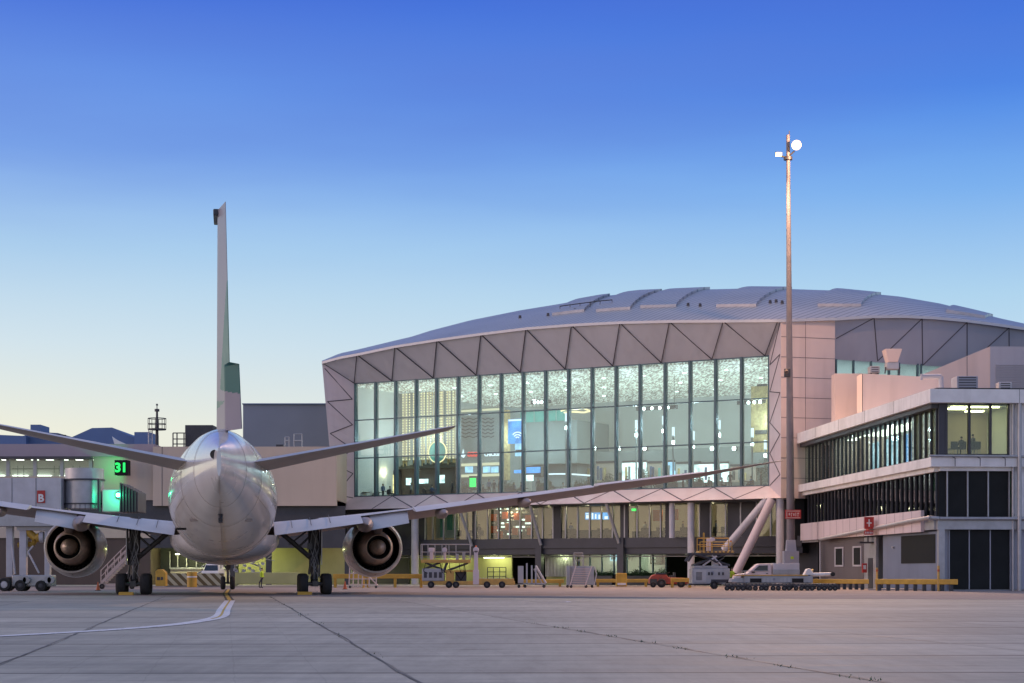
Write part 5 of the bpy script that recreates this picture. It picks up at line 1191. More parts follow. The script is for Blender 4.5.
m=MB(); m.box(jx(11),jx(51),D+.2,D+1.6,jz(586.5),jz(575)); m.build('bogie_frame',['steelp'],jb,bevel=.08)
for p in (23,26.5,48,51): 
    m=MB(); m.lathe([(0,.001),(0,.26),(.3,.26),(.3,.001)],(jx(p),D-.1,jz(580)),(0,1,0),16); m.build('drive_motor',['grey'],jb,smooth=40)
for p,r in ((4.5,.50),(20.5,.42),(41,.40)):
    for dy in (0,1.2):
        c=(jx(p),D+dy,r); m=MB(); m.lathe([(-.2,r*.55),(-.2,r*.9),(-.12,r),(.12,r),(.2,r*.9),(.2,r*.55)],c,(0,1,0),24); m.build('wheel',['rubber'],jb,smooth=50)
        m=MB(); m.lathe([(-.17,.001),(-.19,r*.3),(-.14,r*.56),(.14,r*.56),(.17,.001)],c,(0,1,0),16); m.build('wheel_hub',['steelw' if p<10 else 'dark'],jb,smooth=50)
# yellow hose / ducts
t=thing('air_hose','thick yellow preconditioned-air hose hanging under the boarding bridge','hose',P(35,540,D+1.4))
m=MB(); m.tube(P(26,530,D+.9),P(36,538.5,D+.9),.28,.28,14); m.tube(P(36,538.5,D+.9),P(40,537,D+.9),.3,.34,14); m.tube(P(18,545,D+1.3),P(33,544,D+1.3),.2,.2,12); m.tube(P(33,544,D+1.3),P(36,538.5,D+1.2),.2,.2,12); m.build('hose',['yellow'],t,smooth=50)
m=MB(); m.tube(P(40,537,D+.9),P(44,537,D+.9),.42,.42,18); m.build('reel',['steelw'],t,smooth=50); m=MB(); m.box(jx(43),jx(48),D+.8,D+2,jz(542),jz(533)); m.build('hose_box',['olive'],t)
t=thing('gate_letter_sign','red sign with a white letter B on the boarding bridge','sign',P(41,495,D)); 
m=MB(); m.box(jx(37.3),jx(45.2),D-.08,D-.01,jz(503),jz(490.5)); m.build('board',['red'],t); text('B',.78,((jx(37.3)+jx(45.2))/2,D-.10,jz(498.5)),(1,0,0),'letter','white',t,.01,bold=.03)
t=thing('docking_light','bright green docking lamp on the boarding bridge cab','lamp',P(118,495,D)); c=P(118,495,D+.2)
m=MB(); m.lathe([(0,.001),(0,.14),(.1,.1),(.12,.001)],c,(0,-1,0),16); m.build('lens',['e_greenhot'],t); m=MB(); m.lathe([(0,.001),(0,.22),(.4,.22),(.4,.001)],c+Vector((0,.02,0)),(0,1,0),16); m.build('housing',['dark'],t)
gp=bpy.data.lights.new('docking_lamp_light','POINT'); gp.energy=130; gp.color=(.03,1,.45); gp.shadow_soft_size=.12; go=bpy.data.objects.new('docking_lamp_light',gp); col.objects.link(go); go.location=c+Vector((0,-.5,0))
gs=bpy.data.lights.new('gate_sign_light','POINT'); gs.energy=170; gs.color=(.03,1,.25); gs.shadow_soft_size=.3; go=bpy.data.objects.new('gate_sign_light',gs); col.objects.link(go); go.location=P(112.3,467,198.2)
# ================================================================== the lamp mast
lm=thing('light_mast','very tall floodlight mast with one lit lamp in front of the terminal','lamp mast',P(791,585.5,174)); D=174
X0=sx(791,D); X1=sx(788,D); zt=sz(135,D)
m=MB(); m.tube((X0,D,0),(X1,D,zt),.42,.17,18); m.build('pole',['mastm'],lm,smooth=50)
m=MB(); m.box(X0-.75,X0+.65,D-.7,D+.5,0,sz(551,D)); m.hexa([(X0-.5,D-.5,sz(551,D)),(X0+.45,D-.5,sz(551,D)),(X0+.45,D+.4,sz(551,D)),(X0-.5,D+.4,sz(551,D)),(X0-.42,D-.42,sz(540,D)),(X0+.36,D-.42,sz(540,D)),(X0+.36,D+.3,sz(540,D)),(X0-.42,D+.3,sz(540,D))]); m.build('base_cabinet',['wallb'],lm)
m=MB(); m.box(X0-.15,X0+.15,D-.72,D-.701,sz(559,D),sz(556.5,D)); m.build('warning_label',['hivis'],lm)
m=MB(); m.lathe([(0,.18),(0,.42),(.3,.42),(.3,.18)],(X1,D,sz(160,D)),(0,0,1),16); m.build('headframe_ring',['dark'],lm)
m=MB(); m.tube((X1,D,sz(158,D)),(X1-.95,D-.4,sz(156.5,D)),.08); m.tube((X1,D,sz(157,D)),(X1+.55,D-.4,sz(152,D)),.08); m.build('arm',['dark'],lm)
def flood(c,ms,nm):
    m=MB(); m.hexa([c+Vector(v) for v in ((-.32,-.35,-.2),(.32,-.35,-.2),(.25,.25,-.05),(-.25,.25,-.05),(-.32,-.5,.12),(.32,-.5,.12),(.25,.2,.3),(-.25,.2,.3))]); m.build(nm,['dark'],lm,bevel=.03)
    m=MB(); m.hexa([c+Vector(v) for v in ((-.28,-.36,-.24),(.28,-.36,-.24),(.22,.15,-.12),(-.22,.15,-.12),(-.28,-.53,.08),(.28,-.53,.08),(.22,.15,-.08),(-.22,.15,-.08))]); m.build(nm+'_lens',[ms],lm)
c1=Vector((X1+.62,D-.6,sz(148,D))); flood(c1,'e_mast','floodlight')
m=MB(); m.lathe([(0,.001),(0,.45),(.12,.40),(.2,.001)],c1+Vector((0,-.6,0)),(0,-1,-.25),20); m.build('floodlight_lens',['e_mast'],lm)
flood(Vector((X1-1.0,D-.4,sz(155.5,D))),'e_warm','side_floodlight')
m=MB(); m.tube((X1+.1,D,sz(160,D)),(X1+.12,D,sz(131,D)),.05); m.build('lightning_rod',['dark'],lm)
m=MB(); m.box(sx(783,D),sx(789,D),D-1.0,D-.5,sz(378,D),sz(369.5,D)); m.build('junction_box',['dark'],lm,bevel=.06)
m=MB(); m.tube((sx(786,D),D-.7,sz(374,D)),(X1,D,sz(375,D)),.1); m.tube((sx(784.5,D),D-1.1,sz(373,D)),(sx(784,D),D-1.6,sz(374,D)),.22,.16,12); m.build('camera_bracket',['brown'],lm)
t=thing('mast_sign','red sign plate with pale lettering strapped round the lamp mast','sign',P(791,514,D-.5))
m=MB(); m.box(sx(784,D),sx(800,D),D-.62,D-.55,sz(519,D),sz(510,D)); m.build('plate',['red'],t); m=MB()
for q0,q1,y0,y1 in ((785.5,786.2,512.5,517),(787.8,789,513,515.5),(790,791.2,513,514.2),(790,790.6,514.5,516.8),(792.3,793.4,513.6,516),(794.5,795.1,512.8,516.5),(796.2,798,513,514),(796.6,797.2,514.3,516.8)):
    m.box(sx(q0,D),sx(q1,D),D-.64,D-.621,sz(y1,D),sz(y0,D))
m.build('worn_lettering',['wallp'],t)
m=MB(); m.box(sx(785,D),sx(799,D),D-.635,D-.621,sz(511.6,D),sz(511,D)); m.box(sx(785,D),sx(799,D),D-.635,D-.621,sz(518.3,D),sz(517.7,D)); m.build('plate_border',['wallp'],t)
# light of the mast
for loc,tgt,e,sz_ in (((X1+.62,D-1.5,sz(148,D)),(5,118,0),70000,150),((X1-.8,D-1.3,sz(155,D)),(-5,150,0),40000,140)):
    sp=bpy.data.lights.new('mast_floodlight','SPOT'); sp.energy=e; sp.spot_size=R(sz_); sp.spot_blend=.6; sp.color=(1,.60,.36); sp.shadow_soft_size=.3
    o=bpy.data.objects.new('mast_floodlight',sp); col.objects.link(o); o.location=loc; o.rotation_euler=(Vector(tgt)-Vector(loc)).to_track_quat('-Z','Y').to_euler()
pl=bpy.data.lights.new('mast_lamp_glow','POINT'); pl.energy=9000; pl.color=(1,.55,.30); pl.shadow_soft_size=.3; po=bpy.data.objects.new('mast_lamp_glow',pl); col.objects.link(po); po.location=(X1+2.0,D-5,sz(150,D))
# ================================================================== ground equipment
def wheel(c,r,w_,parent,ax=(0,1,0),nm='wheel'):
    m=MB(); m.lathe([(-w_,r*.5),(-w_,r*.88),(-w_*.6,r),(w_*.6,r),(w_,r*.88),(w_,r*.5)],c,ax,22); o=m.build(nm,['rubber'],parent,smooth=50)
    m=MB(); m.lathe([(-w_*.85,.001),(-w_*.95,r*.3),(-w_*.6,r*.52),(w_*.6,r*.52),(w_*.85,.001)],c,ax,14); m.build('rim',['gear'],o,smooth=50); return o
def rail(pts,h,ms,parent,nm='guard_rail',r=.03,mid=True):
    m=MB(); pts=[Vector(p) for p in pts]
    for p in pts: m.tube(p,p+Vector((0,0,h)),r,r,6)
    m.path([p+Vector((0,0,h)) for p in pts],r,6)
    if mid: m.path([p+Vector((0,0,h*.5)) for p in pts],r*.8,6)
    return m.build(nm,[ms],parent)
# yellow container loader
t=thing('container_loader','long yellow container loader with raised railed bridge by the garage','cargo loader',P(422,588,161))
D=161; k=lambda p: sx(p,D); zz=lambda y: max(0,sz(y,D))
m=MB(); m.box(k(423),k(515),D,D+2.6,.28,.62); m.build('chassis',['yellow2'],t,bevel=.04)
m=MB(); m.box(k(422),k(444),D-.05,D+2.4,.62,1.72); m.build('engine_housing',['grey'],t,bevel=.06)
m=MB(); 
for p in (424,429,434,439): m.box(k(p),k(p+3),D-.08,D-.051,.9,1.4)
m.build('grille',['dark'],t)
m=MB(); m.box(k(421),k(470),D,D+2.4,2.22,2.50); m.build('upper_deck',['yellow2'],t,bevel=.03)
m=MB(); m.tube((k(425),D+.3,1.7),(k(440),D+.3,2.25),.09); m.tube((k(440),D+.3,1.7),(k(425),D+.3,2.25),.09); m.tube((k(446),D+.3,1.5),(k(468),D+.3,2.2),.09); m.tube((k(447),D+.3,2.25),(k(443),D+.3,1.3),.12); m.build('scissor_lift',['dark'],t)
m=MB(); m.box(k(445),k(474),D,D+2.4,1.42,1.58); m.build('main_platform',['yellow2'],t,bevel=.03)
m=MB(); m.box(k(446),k(454),D-.05,D+1,.6,1.42); m.build('control_cabinet',['yellow2'],t,bevel=.04)
m=MB(); m.box(k(455),k(466),D+.4,D+2.2,.6,1.42); m.build('drive_unit',['dark'],t)
m=MB(); m.box(k(474),k(478),D-.1,D+.4,.3,3.3); m.tube((k(476),D-.1,3.35),(k(476),D+.4,3.35),.26,.26,14); m.box(k(473),k(479),D-.12,D+.5,.3,1.6); m.build('lift_post',['panel_low'],t,bevel=.03)
m=MB(); m.box(k(479),k(514),D,D+2.4,.62,.82); m.build('lower_deck',['yellow2'],t)
rail([(k(421),D,2.5),(k(428),D,2.5),(k(435),D,2.5),(k(442),D,2.5),(k(449),D,2.5),(k(456),D,2.5),(k(470),D,2.5)],1.35,'steelp',t)
rail([(k(421),D+2.3,2.5),(k(445),D+2.3,2.5),(k(470),D+2.3,2.5)],1.35,'steelp',t)
m=MB(); m.box(k(429.5),k(433),D+.3,D+.8,2.5,3.4); m.box(k(428.5),k(434),D+.25,D+.8,3.2,3.55); m.build('control_console',['panel_low'],t,bevel=.04)
m=MB(); m.tube((k(444.5),D+.2,2.5),(k(444.5),D+.2,3.3),.1); m.tube((k(444.5),D,3.35),(k(444.5),D+.4,3.35),.22,.22,12); m.build('work_lamp',['panel_low'],t)
for p in (431,449,456,487,502): wheel((k(p),D-.02,.30),.30,.14,t)
m=MB(); rnd=random.Random(2)
for i in range(7): a=rnd.uniform(424,466); m.path([(k(a),D-.05,2.2),(k(a+rnd.uniform(-2,2)),D-.12,rnd.uniform(1.2,1.8)),(k(a+rnd.uniform(1,5)),D-.05,1.3)],.03,5)
m.path([(k(455),D+.1,1.4),(k(461),D+.05,.7),(k(466),D+.1,1.4)],.05,5); m.build('hydraulic_hose',['black'],t)
m=MB()
for p in range(480,514,3): m.tube((k(p),D+.1,.86),(k(p),D+2.3,.86),.05,.05,6)
m.build('deck_roller',['steelp'],t)
m=MB(); m.box(k(456),k(458.5),D+.2,D+.6,2.5,3.0); m.build('equipment_box',['grey'],t,bevel=.03)
m=MB(); m.box(k(462),k(465),D+.8,D+1.3,2.5,3.2); m.build('equipment_box',['grey'],t,bevel=.03)
m=MB(); m.lathe([(0,.001),(0,.09),(.14,.07),(.15,.001)],(k(476),D+.1,3.6),(0,0,1),10); m.build('beacon',['orange'],t)
# grey container loader
t=thing('container_loader','grey container loader with scissor legs and a yellow railed platform','cargo loader',P(712,589,152))
D=152; k=lambda p: sx(p,D)
m=MB(); m.box(k(692),k(730),D,D+2.5,.42,1.72); m.box(k(694),k(728),D+.1,D+2.4,1.72,1.95); m.build('body',['grey'],t,bevel=.06)
m=MB(); m.box(k(694),k(706),D-.03,D-.001,.6,1.6); 
for i in range(7): m.box(k(696),k(702),D-.06,D-.031,.75+i*.1,.80+i*.1,1)
m.build('side_grille',['steelp','dark'],t); m=MB(); m.lathe([(0,.001),(0,.15),(.02,.15),(.02,.001)],(k(712.5),D,1.35),(0,-1,0),14); m.build('round_badge',['boxblue'],t)
m=MB(); m.box(k(689),k(742),D+.2,D+2.3,.32,.44); m.box(k(711),k(740),D-.02,D+.2,.55,.8); m.build('chassis',['dark'],t)
m=MB()
for dy in (.2,2.2): m.tube((k(694),D+dy,1.95),(k(730),D+dy,3.0),.10); m.tube((k(730),D+dy,1.95),(k(694),D+dy,3.0),.10); m.tube((k(688),D+dy,2.3),(k(693),D+dy,2.95),.12)
m.box(k(688),k(734),D+.1,D+2.4,2.85,3.0); m.build('scissor_lift',['dark'],t)
m=MB(); m.path([(k(700),D,2.1),(k(710),D-.05,2.5),(k(716),D,2.2),(k(724),D,2.6)],.05,6); m.build('hydraulic_hose',['dark'],t)
m=MB(); m.box(k(699),k(734),D,D+2.4,3.0,3.16); m.build('platform',['yellow2'],t,bevel=.02)
rail([(k(700),D,3.16),(k(708),D,3.16),(k(724),D,3.16),(k(732),D,3.16)],.75,'yellow',t); rail([(k(700),D+2.3,3.16),(k(715),D+2.3,3.16),(k(732),D+2.3,3.16)],1.1,'yellow',t,r=.035)
rail([(k(704),D+.6,3.16),(k(705),D+.6,3.16)],1.5,'yellow',t,nm='lamp_hoop')
m=MB(); m.box(k(707.5),k(711.5),D+.4,D+.9,3.16,4.2); m.hexa([Vector((k(711),D+.4,3.9)),Vector((k(716),D+.4,4.05)),Vector((k(716),D+.9,4.05)),Vector((k(711),D+.9,3.9)),Vector((k(711),D+.4,4.3)),Vector((k(715),D+.4,4.25)),Vector((k(715),D+.9,4.25)),Vector((k(711),D+.9,4.3))]); m.build('control_console',['panel_low'],t,bevel=.03)
for p in (714,729,738): wheel((k(p),D-.05,.34),.34,.16,t)
m=MB()
for p in (708,711,718,722): m.box(k(p),k(p+2),D-.04,D-.001,1.15,1.4)
m.box(k(716),k(720),D-.35,D-.001,.55,.6); m.build('access_panel',['dark'],t)
m=MB(); 
for p in range(701,733,4): m.box(k(p),k(p+2),D-.02,D-.001,3.02,3.14)
m.build('deck_stripe',['dark'],t)
m=MB(); m.tube((k(703),D+.1,1.95),(k(717),D+.1,2.75),.07); m.tube((k(722),D+.1,1.95),(k(712),D+.1,2.8),.06); m.box(k(713),k(719),D+.3,D+1.2,1.95,2.4); m.build('lift_cylinder',['steelw'],t)
m=MB(); m.lathe([(0,.001),(0,.09),(.14,.07),(.15,.001)],(k(731),D+.1,3.9),(0,0,1),10); m.build('beacon',['orange'],t)
# pickup truck
t=thing('pickup_truck','white single-cab pickup with a canvas service box behind the belt loader','pickup truck',P(768,588,149))
D=149; k=lambda p: sx(p,D); ZZ=lambda y: sz(y,D)
prof=[(734.5,583),(734.5,577.5),(737,574.5),(748,572.8),(757.5,564.5),(760,563.6),(770,563.4),(771.5,565),(771.8,575),(800,575),(800,583)]
m=MB(); m.prism([(k(p),D,ZZ(y)) for p,y in prof],(0,1.8,0)); m.build('body',['panel_low'],t,bevel=.06)
m=MB(); m.prism([(k(p),D-.02,ZZ(y)) for p,y in ((752.5,571.5),(759,565.6),(767.8,565.4),(767.8,571.5))],(0,.03,0)); m.build('side_window',['glassc'],t)
m=MB(); m.box(k(773),k(799.5),D+.05,D+1.75,ZZ(575),ZZ(563.2)); m.box(k(772.6),k(799.8),D,D+.045,ZZ(574.5),ZZ(569.5),1); m.build('service_box',['steelw','grey'],t,bevel=.05)
m=MB(); m.box(k(751.5),k(754.5),D-.22,D-.02,ZZ(573),ZZ(570.8)); m.build('door_mirror',['dark'],t,bevel=.03)
m=MB(); m.box(k(766),k(768),D-.04,D-.001,ZZ(574),ZZ(573.2)); m.build('door_handle',['dark'],t)
m=MB(); m.box(k(734.2),k(736),D-.01,D+.3,ZZ(578.5),ZZ(576.5)); m.build('headlight',['white'],t)
for p in (742.5,790):
    for dy in (.05,1.7): wheel((k(p),D+dy,.37),.37,.12,t)
# belt loader
t=thing('belt_loader','low grey belt loader with its white boom pointing right','belt loader',P(780,590,144))
D=144; k=lambda p: sx(p,D)
m=MB(); m.box(k(744),k(813),D,D+2,.55,1.12); m.prism([(k(744),D,.55),(k(744),D,.95),(k(732),D,.9),(k(731),D,.6)],(0,2,0)); m.build('body',['grey'],t,bevel=.06)
m=MB(); m.box(k(750),k(761.5),D-.02,D-.001,.6,.92); m.box(k(792),k(803.5),D-.02,D-.001,.6,.92); m.build('side_slot',['black'],t)
m=MB(); m.box(k(735),k(808),D-.03,D+2,1.121,1.20); m.build('belt_rail',['yellow2'],t)
m=MB(); m.tube((k(812),D+.8,1.2),(k(833),D+.8,1.25),.16,.15,12); m.build('boom',['white'],t,smooth=50); m=MB(); m.tube((k(834),D+.4,1.25),(k(834),D+1.2,1.25),.17,.17,14); m.build('end_roller',['rubber'],t)
m=MB(); m.prism([(k(805),D+.3,1.2),(k(808),D+.3,1.65),(k(811),D+.3,1.7),(k(815),D+.3,1.2)],(0,1,0)); m.build('wind_shield',['white'],t); m=MB(); m.box(k(810),k(816),D+1.3,D+1.8,1.2,1.65); m.build('seat_box',['gold'],t,bevel=.05)
m=MB(); m.lathe([(0,.001),(0,.11),(.02,.11),(.02,.001)],(k(774),D,.85),(0,-1,0),12); m.build('round_badge',['boxblue'],t)
for p in (747,765,789,807): wheel((k(p),D-.05,.30),.30,.14,t)
m=MB()
for dy in (.05,1.95): m.path([(k(745),D+dy,1.2),(k(745),D+dy,1.5),(k(770),D+dy,1.5)],.03,5)
m.build('belt_handrail',['steelp'],t)
m=MB()
for p in (763,767,771,780,784,788): m.box(k(p),k(p+2.4),D-.02,D-.001,.62,.95)
m.build('side_hatch',['steelp'],t)
# pallet dollies
D=139.5; k=lambda p: sx(p,D)
dl=None
for i,p in enumerate((727,750,773,796,819)):
    lb=['empty flat black dolly, leftmost of the row in front of the belt loader','second flat black dolly from the left in the row','middle flat black dolly of the row in front of the belt loader','fourth flat black dolly from the left in the row','rightmost flat black dolly of the row, nearest the yellow barrier'][i]
    if dl is None:
        dl=thing('pallet_dolly',lb,'dolly',(0,0,0),'pallet dollies in a row'); 
        m=MB(); m.box(-.78,.78,0,2.2,.36,.48)
        for j in range(6): m.tube((-.7+j*.28,.05,.5),(-.7+j*.28,2.15,.5),.05,.05,8)
        m.build('roller_deck',['dark'],dl)
        for x in (-.6,-.2,.25,.62):
            wheel((x,-.02,.19),.19,.07,dl)
        m=MB(); m.tube((.78,1.1,.4),(1.0,1.1,.3),.04); m.build('tow_bar',['dark'],dl); o=dl
    else: o=copytree(dl); o['label']=lb
    o.location=(k(p)+.6,D-(i%2)*.05,0)
for i,p in enumerate((736.5,)): pass
# red tug
t=thing('baggage_tug','red baggage tractor parked beside the yellow barrier','tractor',P(667,588,166)); D=166; k=lambda p: sx(p,D)
m=MB(); m.prism([(k(p),D,sz(y,D)) for p,y in ((649.5,584),(649.5,579),(652,575.5),(657,574),(666,574.5),(669,577.5),(687,578),(689,580),(689,584.5))],(0,1.6,0)); m.build('body',['rust'],t,bevel=.08)
m=MB(); m.box(k(650),k(657),D-.02,D-.001,sz(584,D),sz(579,D)); m.build('front_grille',['darkin'],t)
m=MB(); m.box(k(656),k(666),D-.03,D+1.6,sz(574.2,D),sz(572.8,D)); m.build('hood_rail',['dark'],t)
m=MB(); m.box(k(670),k(675),D+.3,D+1.2,sz(578,D),sz(575.5,D)); m.box(k(674),k(676),D+.3,D+1.2,sz(578,D),sz(572.5,D)); m.build('seat',['darkin'],t,bevel=.03)
m=MB(); m.tube((k(667),D+.8,sz(577,D)),(k(669),D+.8,sz(573,D)),.03); m.lathe([(0,.16),(.03,.19),(.06,.16)],(k(669),D+.8,sz(573.2,D)),(-.4,0,1),16); m.build('steering_wheel',['black'],t)
for p,r in ((661.5,.40),(681,.36),(653,.26)): wheel((k(p),D-.08,r),r,.15,t)
# ladder stands and racks
def rackA(p,D,lb):
    t=thing('maintenance_stand',lb,'stand',P(p+16,588,D),'wheeled maintenance stands'); k=lambda q: sx(q,D)
    m=MB(); m.box(k(p+3),k(p+8.5),D,D+1.4,.35,1.95); m.build('side_panel',['steelp'],t)
    m=MB()
    for q in (p+11,p+16,p+20): m.box(k(q),k(q+1.6),D,D+.12,.35,2.0+.2*(q==p+11))
    m.box(k(p+3),k(p+31),D,D+.12,.3,.42); m.box(k(p+3),k(p+31),D+1.3,D+1.4,.3,.42); m.build('upright',['steelp'],t)
    m=MB(); m.tube((k(p+21),D,1.95),(k(p+31),D,.4),.09); m.tube((k(p+19),D+.6,1.7),(k(p+27),D+.6,.4),.07); m.tube((k(p+21),D+1.3,1.95),(k(p+31),D+1.3,.4),.09)
    for j in range(6): f=j/6+.08; x=k(p+21)+(k(p+31)-k(p+21))*f; m.tube((x,D,1.95-1.5*f),(x,D+1.3,1.95-1.5*f),.05)
    m.build('steps',['steelw'],t)
    for q in (p+4,p+10,p+29): wheel((k(q),D-.02,.14),.14,.05,t,nm='caster')
rackA(515,164,'wheeled metal stand with side steps right of the yellow loader')
t=thing('access_ladder','sloping pale ladder stand in front of a grey panel rack','ladder',P(580,588,163),'wheeled maintenance stands'); D=163; k=lambda q: sx(q,D)
m=MB(); 
for q0,q1 in ((570,580),(585,590)) : m.tube((k(q0+0),D-.2,.2),(k(q0+6 if q0<580 else 592),D+.2,1.95),.05)
for j in range(8): f=j/8; m.box(k(569.5+5*f),k(587+3*f),D-.15+.3*f,D+.15+.3*f,.25+1.6*f,.33+1.6*f)
m.build('tread',['wallp'],t); rail([(k(574),D+.2,1.9),(k(583),D+.2,1.9)],1.2,'steelp',t,nm='handrail'); rail([(k(575),D+1.2,1.9),(k(584),D+1.2,1.9)],1.0,'steelp',t,nm='handrail')
m=MB(); m.box(k(574),k(587),D+.3,D+1.5,1.85,1.95); m.build('top_platform',['steelp'],t)
for q in (571,586): wheel((k(q),D-.1,.13),.13,.05,t,nm='caster')
t=thing('panel_rack','grey rack of large flat panels behind the pale ladder stand','rack',P(582,588,165)); D=165; k=lambda q: sx(q,D)
m=MB(); m.box(k(566.5),k(570),D,D+1.2,.2,1.95); m.box(k(570.5),k(593),D+.7,D+.85,.25,1.95); m.box(k(585),k(594),D,D+.1,.25,1.9); m.build('panel',['steelp'],t,bevel=.02); m=MB(); m.tube((k(594),D,.2),(k(596.5),D,1.2),.05); m.tube((k(596.5),D,1.2),(k(594.5),D,1.9),.05); m.build('push_handle',['steelw'],t)
for q in (567.5,592): wheel((k(q),D-.02,.12),.12,.05,t,nm='caster')
t=thing('trestle_rack','low metal trestle rack behind the right engine','rack',P(378,588,160)); D=160; k=lambda q: sx(q,D)
m=MB()
for q in (349,353,358,362,369,376): m.tube((k(q),D,.1),(k(q+.8),D,2.0-.15*(q%4)),.05)
for z in (.3,.8,1.3): m.tube((k(349),D,z),(k(377),D,z),.04)
m.tube((k(364),D,1.5),(k(378),D,.2),.06); m.build('frame',['wallp'],t)
for q in (350,376): wheel((k(q),D-.02,.11),.11,.05,t,nm='caster')
# aircraft steps on the left
t=thing('aircraft_steps','white wheeled passenger steps between the left engine and main gear','passenger stairs',P(118,588,152)); D=152; k=lambda q: sx(q,D)
m=MB(); n=14
for dy in (0,1.6): m.prism([(k(101),D+dy,.35),(k(134),D+dy,3.1),(k(134),D+dy,3.4),(k(101),D+dy,.65)],(0,.08,0))
m.build('stringer',['wallp'],t)
m=MB()
for j in range(n): f=j/n; x=k(101)+(k(134)-k(101))*f; m.box(x,x+.26,D+.08,D+1.6,.5+2.75*f,.56+2.75*f)
m.build('tread',['steelp'],t)
for dy in (0,1.68):
    m=MB()
    for f in (0,.2,.4,.6,.8,1): x=k(101)+(k(134)-k(101))*f; m.tube((x,D+dy,.5+2.75*f),(x,D+dy,1.55+2.75*f),.035)
    m.tube((k(101),D+dy,1.55),(k(134),D+dy,4.3),.035); m.tube((k(101),D+dy,1.05),(k(134),D+dy,3.8),.03); m.build('handrail',['wallp'],t)
m=MB(); m.box(k(98),k(136),D+.1,D+1.6,.25,.45); m.tube((k(133),D+.2,.4),(k(133),D+.2,3.1),.06); m.tube((k(120),D+.2,.4),(k(133),D+.2,2.2),.05); m.build('chassis',['wallp'],t)
for q in (102,132): wheel((k(q),D,.22),.22,.09,t)
# yellow barriers
def barrier(p,q,y0,y1,D,lb,legs,ms='yellow',th=.5,grp='yellow crash barriers',D2=None):
    t=thing('crash_barrier',lb,'barrier',P((p+q)/2,y1,D),grp); D2=D2 or D
    A_=P(p,0,D); B_=P(q,0,D2); z0,z1=sz(y1,D),sz(y0,D); m=MB()
    m.hexa([(A_.x,D,z0),(B_.x,D2,z0),(B_.x,D2+th,z0),(A_.x,D+th,z0),(A_.x,D,z1),(B_.x,D2,z1),(B_.x,D2+th,z1),(A_.x,D+th,z1)]); m.build('beam',[ms],t,bevel=.03)
    for l in legs:
        f=(l-p)/(q-p); d=D+(D2-D)*f; m=MB(); m.box(sx(l,d)-.12,sx(l,d)+.12,d+.08,d+th-.08,0,z0); m.build('post',['dark' if D2!=D else ms],t)
    return t
barrier(333,365,574,578.5,164,'yellow barrier beam under the right engine',(335,363)); barrier(366,423,574,578.5,165,'yellow barrier beam left of the yellow loader',(368,395,421))
barrier(520,564,579.5,583,174,'low yellow beam behind the metal stands',(524,560)); barrier(596,615.5,579,582.5,174,'short low yellow beam left of the yellow column guard',(598,)); barrier(626.5,648,579,582.5,173,'low yellow beam between column guard and red tractor',(646,))
barrier(671,692,578,582,164,'yellow barrier table end right of the red tractor',(672.5,690))
barrier(812,869,579,583.5,151,'yellow barrier behind the rightmost dolly',[815+6*i for i in range(9)],D2=146)
barrier(876,958,579,584.2,139.5,'long yellow barrier in front of the blue-grey pier wall',[880+9*i for i in range(9)],D2=135.5)
barrier(235,300,572.5,584,178,'wide yellow screen wall under the fuselage',(236,298),'olive',.2,None)
t=thing('column_guard','square yellow guard box around the dark column','column guard',TF.pt(TF.at(621,1)[0],1.3,0)); D=178; m=MB(); m.box(sx(615.5,D),sx(626,D),D-1.5,D-.2,0,sz(573,D)); m.build('guard_box',['yellow'],t,bevel=.05)
m=MB(); m.box(sx(616.5,D),sx(625,D),D-1.53,D-1.501,.15,.35); m.build('reflective_band',['white'],t)
for i,(p,lb) in enumerate(((877,'thin orange post beside the cross-sign doorway'),(938.5,'thin orange post at the corner of the pier'))):
    D=140 if i==0 else 136.5; t=thing('bollard_post',lb,'bollard',P(p,590,D),'thin orange posts'); m=MB(); m.tube((sx(p,D),D,0),(sx(p,D),D,1.75 if i==0 else 1.9),.09,.09,12); m.build('post',['yellow2'],t,smooth=50); m=MB(); m.tube((sx(p,D),D,1.45),(sx(p,D),D,1.62),.095,.095,12,); m.build('reflector_band',['orange'],t)
# kerb island by the pier
m=MB(); m.prism([(sx(868,143),143,0),(sx(1060,138),138-1.2,0),(sx(1060,138)+8,138,0),(sx(900,150),150,0)],(0,0,.12)); tag(m.build('kerb',['concrete']),kind='structure')
# hazard barrier, bollards, cabinet under the aircraft
D=172
def hz():
    mt,nt,b=_bsdf('hazard stripes'); N=nt.nodes.new; L=nt.links.new; tc=N('ShaderNodeTexCoord'); sp=N('ShaderNodeSeparateXYZ'); L(tc.outputs['Object'],sp.inputs[0])
    a=N('ShaderNodeMath'); a.operation='ADD'; L(sp.outputs['X'],a.inputs[0]); L(sp.outputs['Z'],a.inputs[1]); f=N('ShaderNodeMath'); f.operation='PINGPONG'; L(a.outputs[0],f.inputs[0]); f.inputs[1].default_value=.42
    g=N('ShaderNodeMath'); g.operation='GREATER_THAN'; L(f.outputs[0],g.inputs[0]); g.inputs[1].default_value=.21
    mx=N('ShaderNodeMix'); mx.data_type='RGBA'; L(g.outputs[0],mx.inputs[0]); mx.inputs[6].default_value=(.5,.46,.3,1); mx.inputs[7].default_value=(.14,.10,.04,1); L(mx.outputs[2],b.inputs['Base Color']); b.inputs['Roughness'].default_value=.6; W['hazard']=mt
hz()
for i,(p,q) in enumerate(((164,188),(197,223))):
    t=thing('hazard_barrier','striped hazard barrier under the fuselage, %s of the yellow cylinder'%('left' if i==0 else 'right'),'barrier',P((p+q)/2,585,D),'striped barriers'); m=MB(); m.box(sx(p,D),sx(q,D),D,D+.5,.15,1.28); m.build('striped_panel',['hazard'],t); m=MB(); m.box(sx(p,D)+.1,sx(q,D)-.1,D+.1,D+.4,0,.15); m.build('base',['concrete'],t)
